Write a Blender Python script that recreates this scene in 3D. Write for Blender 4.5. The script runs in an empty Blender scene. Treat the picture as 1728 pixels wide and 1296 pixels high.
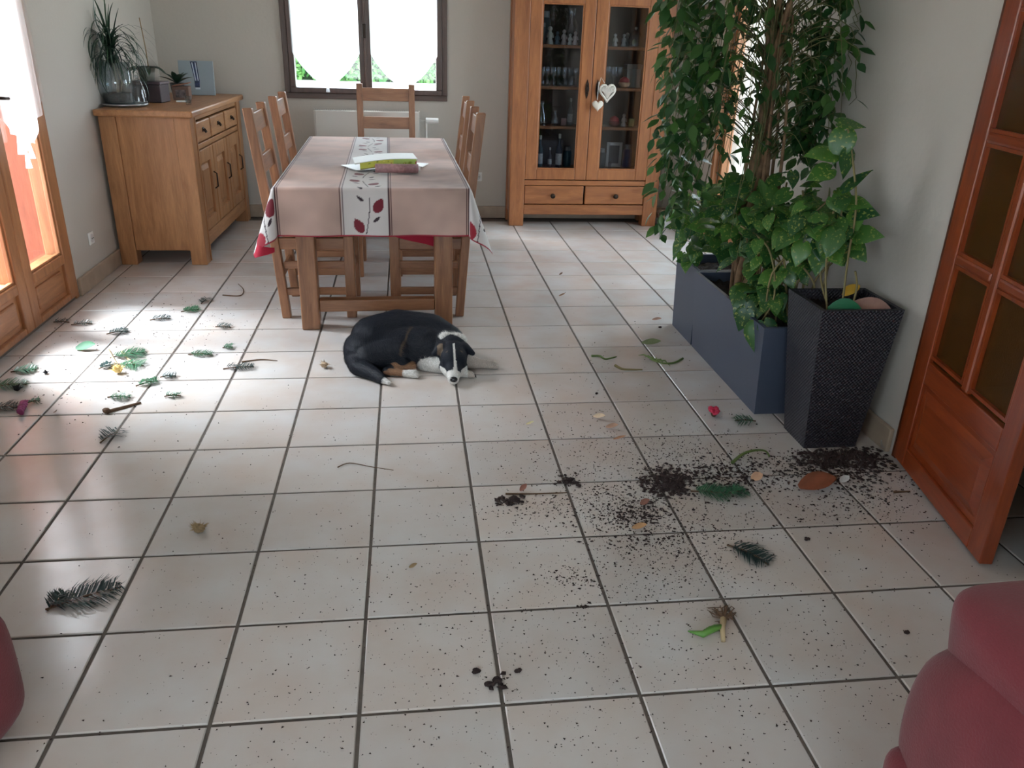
import bpy, bmesh, math, random
import numpy as np
from mathutils import Vector, Matrix, noise
random.seed(7)
R = random.uniform
S = 1/3.0            # one floor tile = 1/3 m; everything below is authored in tile units
C = bpy.context.scene.collection
SC = bpy.context.scene
# ------------------------------------------------------------------ camera
YAW, PITCH, ROLL, FPX = 0.135108464, 0.409852936, 0.0331776711, 1349.64
CAM = Vector((0.41224, -4.24717, 4.33633))
def cam_axes():
    cy, sy = math.cos(YAW), math.sin(YAW)
    fw = Vector((sy, cy, 0)); rt = Vector((cy, -sy, 0)); up = Vector((0, 0, 1))
    f2 = fw*math.cos(PITCH) - up*math.sin(PITCH); u2 = up*math.cos(PITCH) + fw*math.sin(PITCH)
    return rt*math.cos(ROLL) + u2*math.sin(ROLL), u2*math.cos(ROLL) - rt*math.sin(ROLL), f2
r3, u3, f3 = cam_axes()
cam_d = bpy.data.cameras.new('camera'); cam = bpy.data.objects.new('camera', cam_d); C.objects.link(cam)
M = Matrix((r3, u3, -f3)).transposed().to_4x4(); M.translation = CAM*S
cam.matrix_world = M
cam_d.sensor_width = 36; cam_d.lens = FPX/1728*36; cam_d.clip_start = .02
SC.camera = cam
def at(x, y, z=0.0):
    """floor-plan point (tile units) that a pixel of the 1728x1296 photograph falls on, at height z"""
    d = f3 + r3*((x-864)/FPX) - u3*((y-648)/FPX)
    t = (z - CAM.z)/d.z
    return CAM + d*t
# ------------------------------------------------------------------ light
W = bpy.data.worlds.new('overcast_sky'); SC.world = W; W.use_nodes = True
bg = W.node_tree.nodes['Background']
bg.inputs[0].default_value = (0.74, 0.88, 1.0, 1); bg.inputs[1].default_value = 9.0
SC.view_settings.view_transform = 'Standard'; SC.view_settings.look = 'None'
SC.view_settings.gamma = 1; SC.view_settings.use_curve_mapping = False
SC.view_settings.exposure = 0.14
SC.cycles.max_bounces = 8; SC.cycles.diffuse_bounces = 5; SC.cycles.glossy_bounces = 4
SC.cycles.transmission_bounces = 6; SC.cycles.transparent_max_bounces = 12
SC.cycles.sample_clamp_indirect = 6; SC.cycles.use_denoising = True
SC.cycles.caustics_reflective = False; SC.cycles.caustics_refractive = False
sl = bpy.data.lights.new('hazy_sun', 'SUN'); sl.energy = 38; sl.angle = math.radians(32); sl.color = (.86, .94, 1)
so = bpy.data.objects.new('hazy_sun', sl); C.objects.link(so)
so.rotation_euler = Vector((1, -.48, -1.2)).to_track_quat('-Z', 'Y').to_euler()
def portal(name, loc, size, rot):
    l = bpy.data.lights.new(name, 'AREA'); l.shape = 'RECTANGLE'; l.size = size[0]*S; l.size_y = size[1]*S
    l.cycles.is_portal = True
    o = bpy.data.objects.new(name, l); C.objects.link(o); o.location = Vector(loc)*S; o.rotation_euler = rot
H = math.pi/2
portal('portal_french_door', (-5.75, 7.95, 3.3), (3.5, 6.2), (0, -H, 0))
bpy.data.objects['portal_french_door'].rotation_euler = (H, 0, -H)
portal('portal_back_window', (-0.52, 17.1, 4.6), (3.6, 3.2), (-H, 0, 0))
portal('portal_side_door', (8.1, 11.5, 3.3), (5.6, 6.4), (0, 0, 0))
bpy.data.objects['portal_side_door'].rotation_euler = (H, 0, H)

portal('portal_added_side_window', (-5.75, -7.0, 4.4), (4.6, 3.6), (H, 0, -H))  # sky light portals for the two added windows behind the camera
portal('portal_added_rear_window', (0, -13.5, 4.0), (6.0, 4.4), (H, 0, 0))
# ------------------------------------------------------------------ helpers
def srgb(r, g, b):
    f = lambda c: (c/255/12.92 if c/255 <= .04045 else ((c/255+.055)/1.055)**2.4)
    return (f(r), f(g), f(b), 1)
MATS = {}
def mat(name, col, rough=.5, metal=0, spec=.5, coat=0, noise_amt=0, noise_scale=20, bump=0, bump_scale=80, trans=0, sheen=0, island=0):
    """plain procedural Principled material with optional mottling / bump"""
    if name in MATS: return MATS[name]
    m = bpy.data.materials.new(name); m.use_nodes = True; nt = m.node_tree; n = nt.nodes; p = n['Principled BSDF']
    p.inputs['Base Color'].default_value = col; p.inputs['Roughness'].default_value = rough
    p.inputs['Metallic'].default_value = metal; p.inputs['Specular IOR Level'].default_value = spec
    p.inputs['Coat Weight'].default_value = coat
    p.inputs['Transmission Weight'].default_value = trans; p.inputs['Sheen Weight'].default_value = sheen
    tc = n.new('ShaderNodeTexCoord')
    if noise_amt:
        t = n.new('ShaderNodeTexNoise'); t.inputs['Scale'].default_value = noise_scale; t.inputs['Detail'].default_value = 5
        nt.links.new(tc.outputs['Object'], t.inputs['Vector'])
        r = n.new('ShaderNodeValToRGB'); r.color_ramp.elements[0].position = .3; r.color_ramp.elements[1].position = .7
        a = noise_amt
        r.color_ramp.elements[0].color = (col[0]*(1-a), col[1]*(1-a), col[2]*(1-a), 1)
        r.color_ramp.elements[1].color = (min(1, col[0]*(1+a)), min(1, col[1]*(1+a)), min(1, col[2]*(1+a)), 1)
        nt.links.new(t.outputs['Fac'], r.inputs['Fac']); nt.links.new(r.outputs['Color'], p.inputs['Base Color'])
    if bump:
        t = n.new('ShaderNodeTexNoise'); t.inputs['Scale'].default_value = bump_scale; t.inputs['Detail'].default_value = 4
        nt.links.new(tc.outputs['Object'], t.inputs['Vector'])
        b = n.new('ShaderNodeBump'); b.inputs['Strength'].default_value = bump; b.inputs['Distance'].default_value = .004
        nt.links.new(t.outputs['Fac'], b.inputs['Height']); nt.links.new(b.outputs['Normal'], p.inputs['Normal'])
    MATS[name] = m; return m
def wood(name, light, dark, axis='z', rough=.42, coat=.15, fine=1.0):
    key = name + '_' + axis
    if key in MATS: return MATS[key]
    m = bpy.data.materials.new(key); m.use_nodes = True; nt = m.node_tree; n = nt.nodes; L = nt.links.new; p = n['Principled BSDF']
    tc = n.new('ShaderNodeTexCoord'); mp = n.new('ShaderNodeMapping'); oi = n.new('ShaderNodeObjectInfo')
    sc = {'x': (1.6, 14, 14), 'y': (14, 1.6, 14), 'z': (14, 14, 1.6)}[axis]
    mp.inputs['Scale'].default_value = [s*fine for s in sc]
    ml = n.new('ShaderNodeMath'); ml.operation = 'MULTIPLY'; ml.inputs[1].default_value = 37
    L(oi.outputs['Random'], ml.inputs[0]); L(ml.outputs[0], mp.inputs['Location'])
    L(tc.outputs['Object'], mp.inputs['Vector'])
    t = n.new('ShaderNodeTexNoise'); t.inputs['Scale'].default_value = 1.6; t.inputs['Detail'].default_value = 8; t.inputs['Roughness'].default_value = .65; t.inputs['Distortion'].default_value = .8
    L(mp.outputs[0], t.inputs['Vector'])
    r = n.new('ShaderNodeValToRGB'); e = r.color_ramp.elements
    e[0].position = .28; e[0].color = dark; e[1].position = .7; e[1].color = light
    L(t.outputs['Fac'], r.inputs['Fac'])
    t2 = n.new('ShaderNodeTexNoise'); t2.inputs['Scale'].default_value = 9; t2.inputs['Detail'].default_value = 3
    L(mp.outputs[0], t2.inputs['Vector'])
    mx = n.new('ShaderNodeMix'); mx.data_type = 'RGBA'; mx.blend_type = 'MULTIPLY'; mx.inputs[0].default_value = .35
    L(r.outputs['Color'], mx.inputs[6]); L(t2.outputs['Fac'], mx.inputs[7])
    L(mx.outputs[2], p.inputs['Base Color'])
    p.inputs['Roughness'].default_value = rough; p.inputs['Coat Weight'].default_value = coat; p.inputs['Coat Roughness'].default_value = .3
    b = n.new('ShaderNodeBump'); b.inputs['Strength'].default_value = .15; b.inputs['Distance'].default_value = .002
    L(t2.outputs['Fac'], b.inputs['Height']); L(b.outputs['Normal'], p.inputs['Normal'])
    MATS[key] = m; return m
def glass(name='clear_glass', tint=(1, 1, 1, 1), gloss=.12, rough=.02):
    """thin glass: mostly transparent with a Fresnel reflection"""
    if name in MATS: return MATS[name]
    m = bpy.data.materials.new(name); m.use_nodes = True; nt = m.node_tree; n = nt.nodes; L = nt.links.new
    n.remove(n['Principled BSDF']); out = n['Material Output']
    tr = n.new('ShaderNodeBsdfTransparent'); tr.inputs[0].default_value = tint
    gl = n.new('ShaderNodeBsdfGlossy'); gl.inputs['Roughness'].default_value = rough
    # reflection rises towards grazing angles the same way on both faces of the thin pane
    fr = n.new('ShaderNodeLayerWeight'); fr.inputs[0].default_value = .5
    pw = n.new('ShaderNodeMath'); pw.operation = 'POWER'; pw.inputs[1].default_value = 4; L(fr.outputs['Facing'], pw.inputs[0])
    ad = n.new('ShaderNodeMath'); ad.operation = 'MULTIPLY_ADD'; ad.inputs[1].default_value = .6; ad.inputs[2].default_value = .03+gloss*.2
    L(pw.outputs[0], ad.inputs[0])
    mx = n.new('ShaderNodeMixShader'); L(ad.outputs[0], mx.inputs[0]); L(tr.outputs[0], mx.inputs[1]); L(gl.outputs[0], mx.inputs[2])
    L(mx.outputs[0], out.inputs[0]); MATS[name] = m; return m
def leafmat(name, a, b, spot=None, transl=.25, rough=.35):
    if name in MATS: return MATS[name]
    m = bpy.data.materials.new(name); m.use_nodes = True; nt = m.node_tree; n = nt.nodes; L = nt.links.new
    p = n['Principled BSDF']; out = n['Material Output']
    oi = n.new('ShaderNodeObjectInfo'); g = n.new('ShaderNodeNewGeometry')
    ad = n.new('ShaderNodeMath'); ad.operation = 'ADD'; L(oi.outputs['Random'], ad.inputs[0]); L(g.outputs['Random Per Island'], ad.inputs[1])
    fr = n.new('ShaderNodeMath'); fr.operation = 'FRACT'; L(ad.outputs[0], fr.inputs[0])
    mx = n.new('ShaderNodeMix'); mx.data_type = 'RGBA'; mx.inputs[6].default_value = a; mx.inputs[7].default_value = b
    L(fr.outputs[0], mx.inputs[0]); col = mx.outputs[2]
    if spot:
        tc = n.new('ShaderNodeTexCoord'); t = n.new('ShaderNodeTexNoise'); t.noise_dimensions = '4D'; t.inputs['Scale'].default_value = 28; t.inputs['Detail'].default_value = 2
        L(tc.outputs['Object'], t.inputs['Vector']); ml = n.new('ShaderNodeMath'); ml.operation = 'MULTIPLY'; ml.inputs[1].default_value = 50
        L(fr.outputs[0], ml.inputs[0]); L(ml.outputs[0], t.inputs['W'])
        rp = n.new('ShaderNodeValToRGB'); rp.color_ramp.elements[0].position = .57; rp.color_ramp.elements[1].position = .67
        L(t.outputs['Fac'], rp.inputs['Fac'])
        m2 = n.new('ShaderNodeMix'); m2.data_type = 'RGBA'; m2.inputs[7].default_value = spot
        L(rp.outputs['Color'], m2.inputs[0]); L(col, m2.inputs[6]); col = m2.outputs[2]
    L(col, p.inputs['Base Color']); p.inputs['Roughness'].default_value = rough
    tl = n.new('ShaderNodeBsdfTranslucent'); L(col, tl.inputs[0])
    ms = n.new('ShaderNodeMixShader'); ms.inputs[0].default_value = transl; L(p.outputs[0], ms.inputs[1]); L(tl.outputs[0], ms.inputs[2]); L(ms.outputs[0], out.inputs[0])
    MATS[name] = m; return m
def attrmat(name, rough=.8, bump=.0, bump_scale=300, sheen=0, transl=0, mult=None):
    """material whose printed pattern is stored per vertex on the object"""
    if name in MATS: return MATS[name]
    m = bpy.data.materials.new(name); m.use_nodes = True; nt = m.node_tree; n = nt.nodes; L = nt.links.new; p = n['Principled BSDF']
    a = n.new('ShaderNodeAttribute'); a.attribute_name = 'pattern'; L(a.outputs['Color'], p.inputs['Base Color'])
    p.inputs['Roughness'].default_value = rough; p.inputs['Sheen Weight'].default_value = sheen
    if bump:
        tc = n.new('ShaderNodeTexCoord'); t = n.new('ShaderNodeTexNoise'); t.inputs['Scale'].default_value = bump_scale
        L(tc.outputs['Object'], t.inputs['Vector']); b = n.new('ShaderNodeBump'); b.inputs['Strength'].default_value = bump; b.inputs['Distance'].default_value = .002
        L(t.outputs['Fac'], b.inputs['Height']); L(b.outputs['Normal'], p.inputs['Normal'])
    MATS[name] = m; return m

class MB:
    """collects shapes in tile units, links them as one mesh object"""
    def __init__(s): s.v = []; s.f = []
    def add(s, vs, fs):
        o = len(s.v); s.v += [tuple(v) for v in vs]; s.f += [tuple(i+o for i in f) for f in fs]; return s
    def box(s, x0, x1, y0, y1, z0, z1):
        return s.add([(x0,y0,z0),(x1,y0,z0),(x1,y1,z0),(x0,y1,z0),(x0,y0,z1),(x1,y0,z1),(x1,y1,z1),(x0,y1,z1)],
                     [(3,2,1,0),(4,5,6,7),(0,1,5,4),(1,2,6,5),(2,3,7,6),(3,0,4,7)])
    def frustum(s, b, t):
        """b, t: 4 corner points each (bottom, top) counter-clockwise"""
        return s.add(list(b)+list(t), [(3,2,1,0),(4,5,6,7),(0,1,5,4),(1,2,6,5),(2,3,7,6),(3,0,4,7)])
    def bar(s, p, q, w, h, up=(0,0,1)):
        p, q = Vector(p), Vector(q); d = (q-p).normalized(); u = Vector(up)
        if abs(d.dot(u)) > .98: u = Vector((1,0,0))
        a = d.cross(u).normalized()*w/2; b = a.cross(d).normalized()*h/2
        return s.frustum([p-a-b, p+a-b, p+a+b, p-a+b], [q-a-b, q+a-b, q+a+b, q-a+b])
    def tube(s, pts, rad, n=6, cap=True):
        pts = [Vector(p) for p in pts]
        if not hasattr(rad, '__len__'): rad = [rad]*len(pts)
        o = len(s.v); prev = None
        for i, p in enumerate(pts):
            d = (pts[min(i+1, len(pts)-1)] - pts[max(i-1, 0)])
            d = d.normalized() if d.length > 1e-9 else Vector((0,0,1))
            if prev is None:
                a = d.orthogonal().normalized()
            else:
                a = (prev - d*prev.dot(d)); a = a.normalized() if a.length > 1e-6 else d.orthogonal().normalized()
            prev = a; b = d.cross(a)
            for k in range(n):
                t = 2*math.pi*k/n; s.v.append(tuple(p + (a*math.cos(t)+b*math.sin(t))*rad[i]))
        for i in range(len(pts)-1):
            for k in range(n):
                k2 = (k+1) % n; s.f.append((o+i*n+k, o+i*n+k2, o+(i+1)*n+k2, o+(i+1)*n+k))
        if cap:
            s.f.append(tuple(o+k for k in reversed(range(n)))); e = o+(len(pts)-1)*n; s.f.append(tuple(e+k for k in range(n)))
        return s
    def lathe(s, prof, n=16, c=(0,0), cap=True):
        o = len(s.v)
        for r, z in prof:
            for k in range(n):
                t = 2*math.pi*k/n; s.v.append((c[0]+r*math.cos(t), c[1]+r*math.sin(t), z))
        for i in range(len(prof)-1):
            for k in range(n):
                k2 = (k+1) % n; s.f.append((o+i*n+k, o+i*n+k2, o+(i+1)*n+k2, o+(i+1)*n+k))
        if cap:
            s.f.append(tuple(o+k for k in reversed(range(n)))); e = o+(len(prof)-1)*n; s.f.append(tuple(e+k for k in range(n)))
        return s
    def ball(s, c, r, n=10, m=6, jit=0):
        if not hasattr(r, '__len__'): r = (r, r, r)
        o = len(s.v)
        for i in range(m+1):
            ph = math.pi*i/m
            for k in range(n):
                t = 2*math.pi*k/n; j = 1+R(-jit, jit)
                s.v.append((c[0]+r[0]*math.sin(ph)*math.cos(t)*j, c[1]+r[1]*math.sin(ph)*math.sin(t)*j, c[2]+r[2]*math.cos(ph)*j))
        for i in range(m):
            for k in range(n):
                k2 = (k+1) % n; s.f.append((o+i*n+k, o+(i+1)*n+k, o+(i+1)*n+k2, o+i*n+k2))
        return s
    def prism(s, outline, y0, y1, plane='xz'):
        """extrude a 2-D outline; plane xz -> along y, xy -> along z, yz -> along x"""
        k = len(outline)
        mk = {'xz': lambda a,b,c: (a,c,b), 'xy': lambda a,b,c: (a,b,c), 'yz': lambda a,b,c: (c,a,b)}[plane]
        s.add([mk(a,b,y0) for a,b in outline]+[mk(a,b,y1) for a,b in outline],
              [tuple(range(k)), tuple(reversed(range(k, 2*k)))]+[(i, i+k, (i+1)%k+k, (i+1)%k) for i in range(k)])
        return s
    def mesh(s, name):
        me = bpy.data.meshes.new(name); me.from_pydata([(x*S, y*S, z*S) for x, y, z in s.v], [], s.f)
        bm = bmesh.new(); bm.from_mesh(me); bmesh.ops.recalc_face_normals(bm, faces=bm.faces); bm.to_mesh(me); bm.free()
        return me
    def build(s, name, m, parent=None, loc=(0,0,0), rot=(0,0,0), bevel=0, smooth=False, sub=0, fix=True):
        me = s.mesh(name) if fix else None
        if me is None:
            me = bpy.data.meshes.new(name); me.from_pydata([(x*S, y*S, z*S) for x, y, z in s.v], [], s.f)
        return link(name, me, m, parent, loc, rot, bevel, smooth, sub)
def link(name, me, m, parent=None, loc=(0,0,0), rot=(0,0,0), bevel=0, smooth=False, sub=0):
    if m is not None and len(me.materials) == 0: me.materials.append(m)
    o = bpy.data.objects.new(name, me); C.objects.link(o)
    o.location = Vector(loc)*S; o.rotation_euler = rot
    if parent: o.parent = parent
    if smooth:
        me.polygons.foreach_set('use_smooth', [True]*len(me.polygons))
    if bevel:
        b = o.modifiers.new('bevel', 'BEVEL'); b.width = bevel*S; b.segments = 2; b.limit_method = 'ANGLE'; b.angle_limit = .6
    if sub:
        b = o.modifiers.new('sub', 'SUBSURF'); b.levels = sub; b.render_levels = sub
    return o
def tag(o, label=None, cat=None, group=None, kind=None):
    if label: o['label'] = label
    if cat: o['category'] = cat
    if group: o['group'] = group
    if kind: o['kind'] = kind
    return o
def thing(name, label, cat, loc=(0,0,0), rz=0, group=None, kind=None):
    o = bpy.data.objects.new(name, None); C.objects.link(o); o.location = Vector(loc)*S; o.rotation_euler = (0,0,rz)
    o.empty_display_size = .05
    return tag(o, label, cat, group, kind)
def copy_tree(o, parent=None):
    c = o.copy(); C.objects.link(c); c.parent = parent
    for ch in list(o.children): copy_tree(ch, c)
    return c
def setcol(me, cols, name='pattern'):
    a = me.color_attributes.new(name, 'FLOAT_COLOR', 'POINT')
    a.data.foreach_set('color', np.asarray(cols, dtype=np.float32).ravel())

# materials shared
OAK_L, OAK_D = srgb(200,146,98), srgb(152,100,60)
def oak(a='z'): return wood('honey_oak', OAK_L, OAK_D, a)
CH_L, CH_D = srgb(178,124,86), srgb(126,82,54)
def chairwood(a='z'): return wood('chair_oak', CH_L, CH_D, a)
CAB_L, CAB_D = srgb(186,118,68), srgb(142,84,46)
def cabwood(a='z'): return wood('cabinet_oak', CAB_L, CAB_D, a)
DR_L, DR_D = srgb(168,76,32), srgb(124,46,18)
def doorwood(a='z'): return wood('varnished_pine', DR_L, DR_D, a, rough=.3, coat=.4)
def frenchwood(a='z'): return wood('french_door_wood', srgb(198,138,92), srgb(160,102,62), a)
BRONZE = mat('dark_bronze', srgb(52,42,36), .4, .8)
WHITE = mat('white_paint', srgb(225,225,222), .4)

# ------------------------------------------------------------------ setting
def floor_mat():
    m = bpy.data.materials.new('ceramic_tile'); m.use_nodes = True; nt = m.node_tree; n = nt.nodes; L = nt.links.new; p = n['Principled BSDF']
    tc = n.new('ShaderNodeTexCoord'); oi = n.new('ShaderNodeObjectInfo')
    ml = n.new('ShaderNodeVectorMath'); ml.operation = 'SCALE'; ml.inputs[3].default_value = 23; 
    cx = n.new('ShaderNodeCombineXYZ'); L(oi.outputs['Random'], cx.inputs[0]); L(oi.outputs['Random'], cx.inputs[1]); L(cx.outputs[0], ml.inputs[0])
    ad = n.new('ShaderNodeVectorMath'); ad.operation = 'ADD'; L(tc.outputs['Object'], ad.inputs[0]); L(ml.outputs[0], ad.inputs[1])
    t = n.new('ShaderNodeTexNoise'); t.inputs['Scale'].default_value = 4; t.inputs['Detail'].default_value = 4; t.inputs['Roughness'].default_value = .5
    L(ad.outputs[0], t.inputs['Vector'])
    r = n.new('ShaderNodeValToRGB'); e = r.color_ramp.elements
    e[0].position = .22; e[0].color = srgb(194,178,167); e[1].position = .75; e[1].color = srgb(204,203,203)
    L(t.outputs['Fac'], r.inputs['Fac'])
    hv = n.new('ShaderNodeHueSaturation'); mr = n.new('ShaderNodeMapRange'); mr.inputs[3].default_value = .91; mr.inputs[4].default_value = 1.05
    L(oi.outputs['Random'], mr.inputs[0]); L(mr.outputs[0], hv.inputs['Value']); L(r.outputs['Color'], hv.inputs['Color'])
    # little pits in the glaze
    v = n.new('ShaderNodeTexVoronoi'); v.inputs['Scale'].default_value = 60; L(ad.outputs[0], v.inputs['Vector'])
    rp = n.new('ShaderNodeValToRGB'); rp.color_ramp.elements[0].position = .0; rp.color_ramp.elements[0].color = (.25,.22,.2,1); rp.color_ramp.elements[1].position = .075; rp.color_ramp.elements[1].color = (1,1,1,1)
    L(v.outputs['Distance'], rp.inputs['Fac'])
    mx = n.new('ShaderNodeMix'); mx.data_type = 'RGBA'; mx.blend_type = 'MULTIPLY'; mx.inputs[0].default_value = .5
    L(hv.outputs['Color'], mx.inputs[6]); L(rp.outputs['Color'], mx.inputs[7]); L(mx.outputs[2], p.inputs['Base Color'])
    t3 = n.new('ShaderNodeTexNoise'); t3.inputs['Scale'].default_value = 14; t3.inputs['Detail'].default_value = 3; L(ad.outputs[0], t3.inputs['Vector'])
    mr2 = n.new('ShaderNodeMapRange'); mr2.inputs[3].default_value = .12; mr2.inputs[4].default_value = .24; L(t3.outputs['Fac'], mr2.inputs[0]); L(mr2.outputs[0], p.inputs['Roughness'])
    b = n.new('ShaderNodeBump'); b.inputs['Strength'].default_value = .12; b.inputs['Distance'].default_value = .004; L(t3.outputs['Fac'], b.inputs['Height']); L(b.outputs['Normal'], p.inputs['Normal'])
    p.inputs['Specular IOR Level'].default_value = .85
    return m
TILE = floor_mat()
GROUT = mat('grout', srgb(92,84,78), .75, noise_amt=.2, noise_scale=40)
WALLM = mat('wall_paint', srgb(192,186,178), .85, spec=.2, bump=.25, bump_scale=45)
SKIRT = mat('skirting_tile', srgb(168,150,132), .4, noise_amt=.12, noise_scale=12)
def struct(o, label=None):
    o['kind'] = 'structure'
    if label: o['label'] = label
    return o
XL, XR, XF, YB, YR, ZC = -5.25, 5.95, 7.55, 16.45, -13.0, 7.6
YJ = 8.1   # where the right-hand wall stops and the room widens
flo = struct(MB().box(XL-.6, 10.2, YR-.6, YB+.6, -.25, -.012).build('floor', GROUT), 'grey beige square tiled floor with dark grout')
tb = MB(); g = .014
tb.v = [(g,g,-.03),(1-g,g,-.03),(1-g,1-g,-.03),(g,1-g,-.03),(g,g,-.006),(1-g,g,-.006),(1-g,1-g,-.006),(g,1-g,-.006),
        (g+.008,g+.008,0),(1-g-.008,g+.008,0),(1-g-.008,1-g-.008,0),(g+.008,1-g-.008,0)]
tb.f = [(0,1,5,4),(1,2,6,5),(2,3,7,6),(3,0,4,7),(4,5,9,8),(5,6,10,9),(6,7,11,10),(7,4,8,11),(8,9,10,11)]
tb.v = [(x-.5, y-.5, z) for x, y, z in tb.v]
tme = tb.mesh('tile'); tme.materials.append(TILE)
rest = MB()
for i in range(-6, 8):
    for j in range(-13, 17):
        x, y = i+.5, j+.5
        if y > YB or (x < XL-.5): continue
        vis = j >= -2
        if vis and x > XR and y < YJ and not (0 <= j <= 3): vis = False
        if vis:
            o = link('tile', tme, None, flo, (x, y, 0), (R(-.0016,.0016), R(-.0016,.0016), 0))
        else:
            rest.add([(a+x, b+y, c) for a, b, c in tb.v], tb.f)
for j in range(-1, 5):
    for i in (8, 9): rest.add([(a+i+.5, b+j+.5, c) for a, b, c in tb.v], tb.f)
o = rest.build('floor_tiles_out_of_view', TILE, flo); o['kind'] = 'stuff'
ceil = struct(MB().box(XL-.6, 10.2, YR-.6, YB+.6, ZC, ZC+.4).build('ceiling', mat('ceiling_paint', srgb(228,226,222), .9)), 'plain white ceiling')
def wall(name, axis, c0, c1, a0, a1, holes, label):
    """wall slab between c0..c1 across, a0..a1 along; holes = (a, b, z0, z1)"""
    mb = MB(); cuts = sorted({a0, a1} | {h[0] for h in holes} | {h[1] for h in holes})
    for s, e in zip(cuts, cuts[1:]):
        zs = [(0, ZC)]
        for h in holes:
            if h[0] <= s and h[1] >= e:
                zs = [(0, h[2]), (h[3], ZC)]
        for z0, z1 in zs:
            if z1-z0 < .01: continue
            if axis == 'y': mb.box(c0, c1, s, e, z0, z1)
            else: mb.box(s, e, c0, c1, z0, z1)
    o = mb.build(name, WALLM); return struct(o, label)
wall('wall_left', 'y', XL-.6, XL, YR, YB, [(6.15, 9.78, 0, 6.5), (-9.5, -4.5, 2.4, 6.4)], 'grey white left wall beside the french door')
wall('wall_back', 'x', YB, YB+.6, XL-.6, 10.2, [(-2.43, 1.4, 2.83, 6.3)], 'grey white back wall with the wide window')
wall('wall_right', 'y', XR, XR+.55, 3.35, YJ, [], 'shaded white wall behind the tall plants')
wall('wall_right_rear', 'y', XR, XR+.55, YR, 1.05, [], None)
wall('wall_lintel', 'y', XR, XR+.55, 1.05, 3.35, [(1.05, 3.35, 0, 6.2)], None)
wall('wall_far_right', 'y', XF, XF+.5, YJ, YB, [(8.7, 14.3, 0, 6.6)], 'right wall of the dining end behind the ficus')
struct(MB().box(XR+.55, 10.2, YJ-.5, YJ, 0, ZC).build('wall_return', WALLM))
struct(MB().box(10.0, 10.4, -2, 8, 0, ZC).build('wall_hall_far', mat('hall_paint', srgb(150,120,96), .9)))
struct(MB().box(XR+.55, 10.2, -2.2, -2, 0, ZC).build('wall_hall_near', MATS['hall_paint']))
struct(MB().box(XR+.55, 10.2, 5.2, 5.4, 0, ZC).build('wall_hall_end', MATS['hall_paint']))
wall('wall_rear', 'x', YR-.6, YR, XL-.6, XR+.6, [(-3.2, 3.2, 1.6, 6.4)], None)
def skirt(name, *b):
    struct(MB().box(*b).build(name, SKIRT, bevel=.015), 'brown beige tile skirting along the wall')
skirt('baseboard_back', XL, XF, YB-.06, YB, 0, .3)
skirt('baseboard_left', XL, XL+.06, 9.8, YB-.06, 0, .3)
skirt('baseboard_left_near', XL, XL+.06, YR, 6.13, 0, .3)
skirt('baseboard_right', XR-.06, XR, 3.42, YJ, 0, .3)
skirt('baseboard_far_right', XF-.06, XF, 14.35, YB-.06, 0, .3)

# back window -------------------------------------------------------------
DW = lambda a='z': wood('dark_window_wood', srgb(104,80,70), srgb(70,50,44), a)
win = struct(thing('window_1', 'dark framed double window with bright lower panes', None)); 
y0, y1 = YB-.06, YB+.2
x0, x1, z0, z1 = -2.43, 1.4, 2.83, 6.3
MB().box(x0, x1, y0, y1, z0, z0+.13).build('frame_rail', DW('x'), win, bevel=.012)
MB().box(x0, x1, y0, y1, z1-.13, z1).build('frame_rail', DW('x'), win, bevel=.012)
MB().box(x0, x0+.13, y0, y1, z0+.13, z1-.13).build('frame_post', DW(), win, bevel=.012)
MB().box(x1-.13, x1, y0, y1, z0+.13, z1-.13).build('frame_post', DW(), win, bevel=.012)
for a, b in ((x0+.13, -.53), (-.52, x1-.13)):
    sash = MB().box(a, b, y0-.05, y1-.03, z0+.13, z0+.25).box(a, b, y0-.05, y1-.03, z1-.25, z1-.13).box(a, a+.13, y0-.05, y1-.03, z0+.25, z1-.25).box(b-.14, b, y0-.05, y1-.03, z0+.25, z1-.25).build('sash', DW(), win, bevel=.015)
    MB().box(a+.12, b-.13, y1-.12, y1-.105, z0+.24, z1-.24).build('pane', glass(), sash)
MB().box(-.56, -.49, y0-.1, y0-.04, z0+.2, z1-.2).build('meeting_trim', DW(), win, bevel=.02)
MB().box(-.57, -.48, y0-.16, y0-.1, 4.2, 4.5).build('handle', BRONZE, win, bevel=.02)

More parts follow.
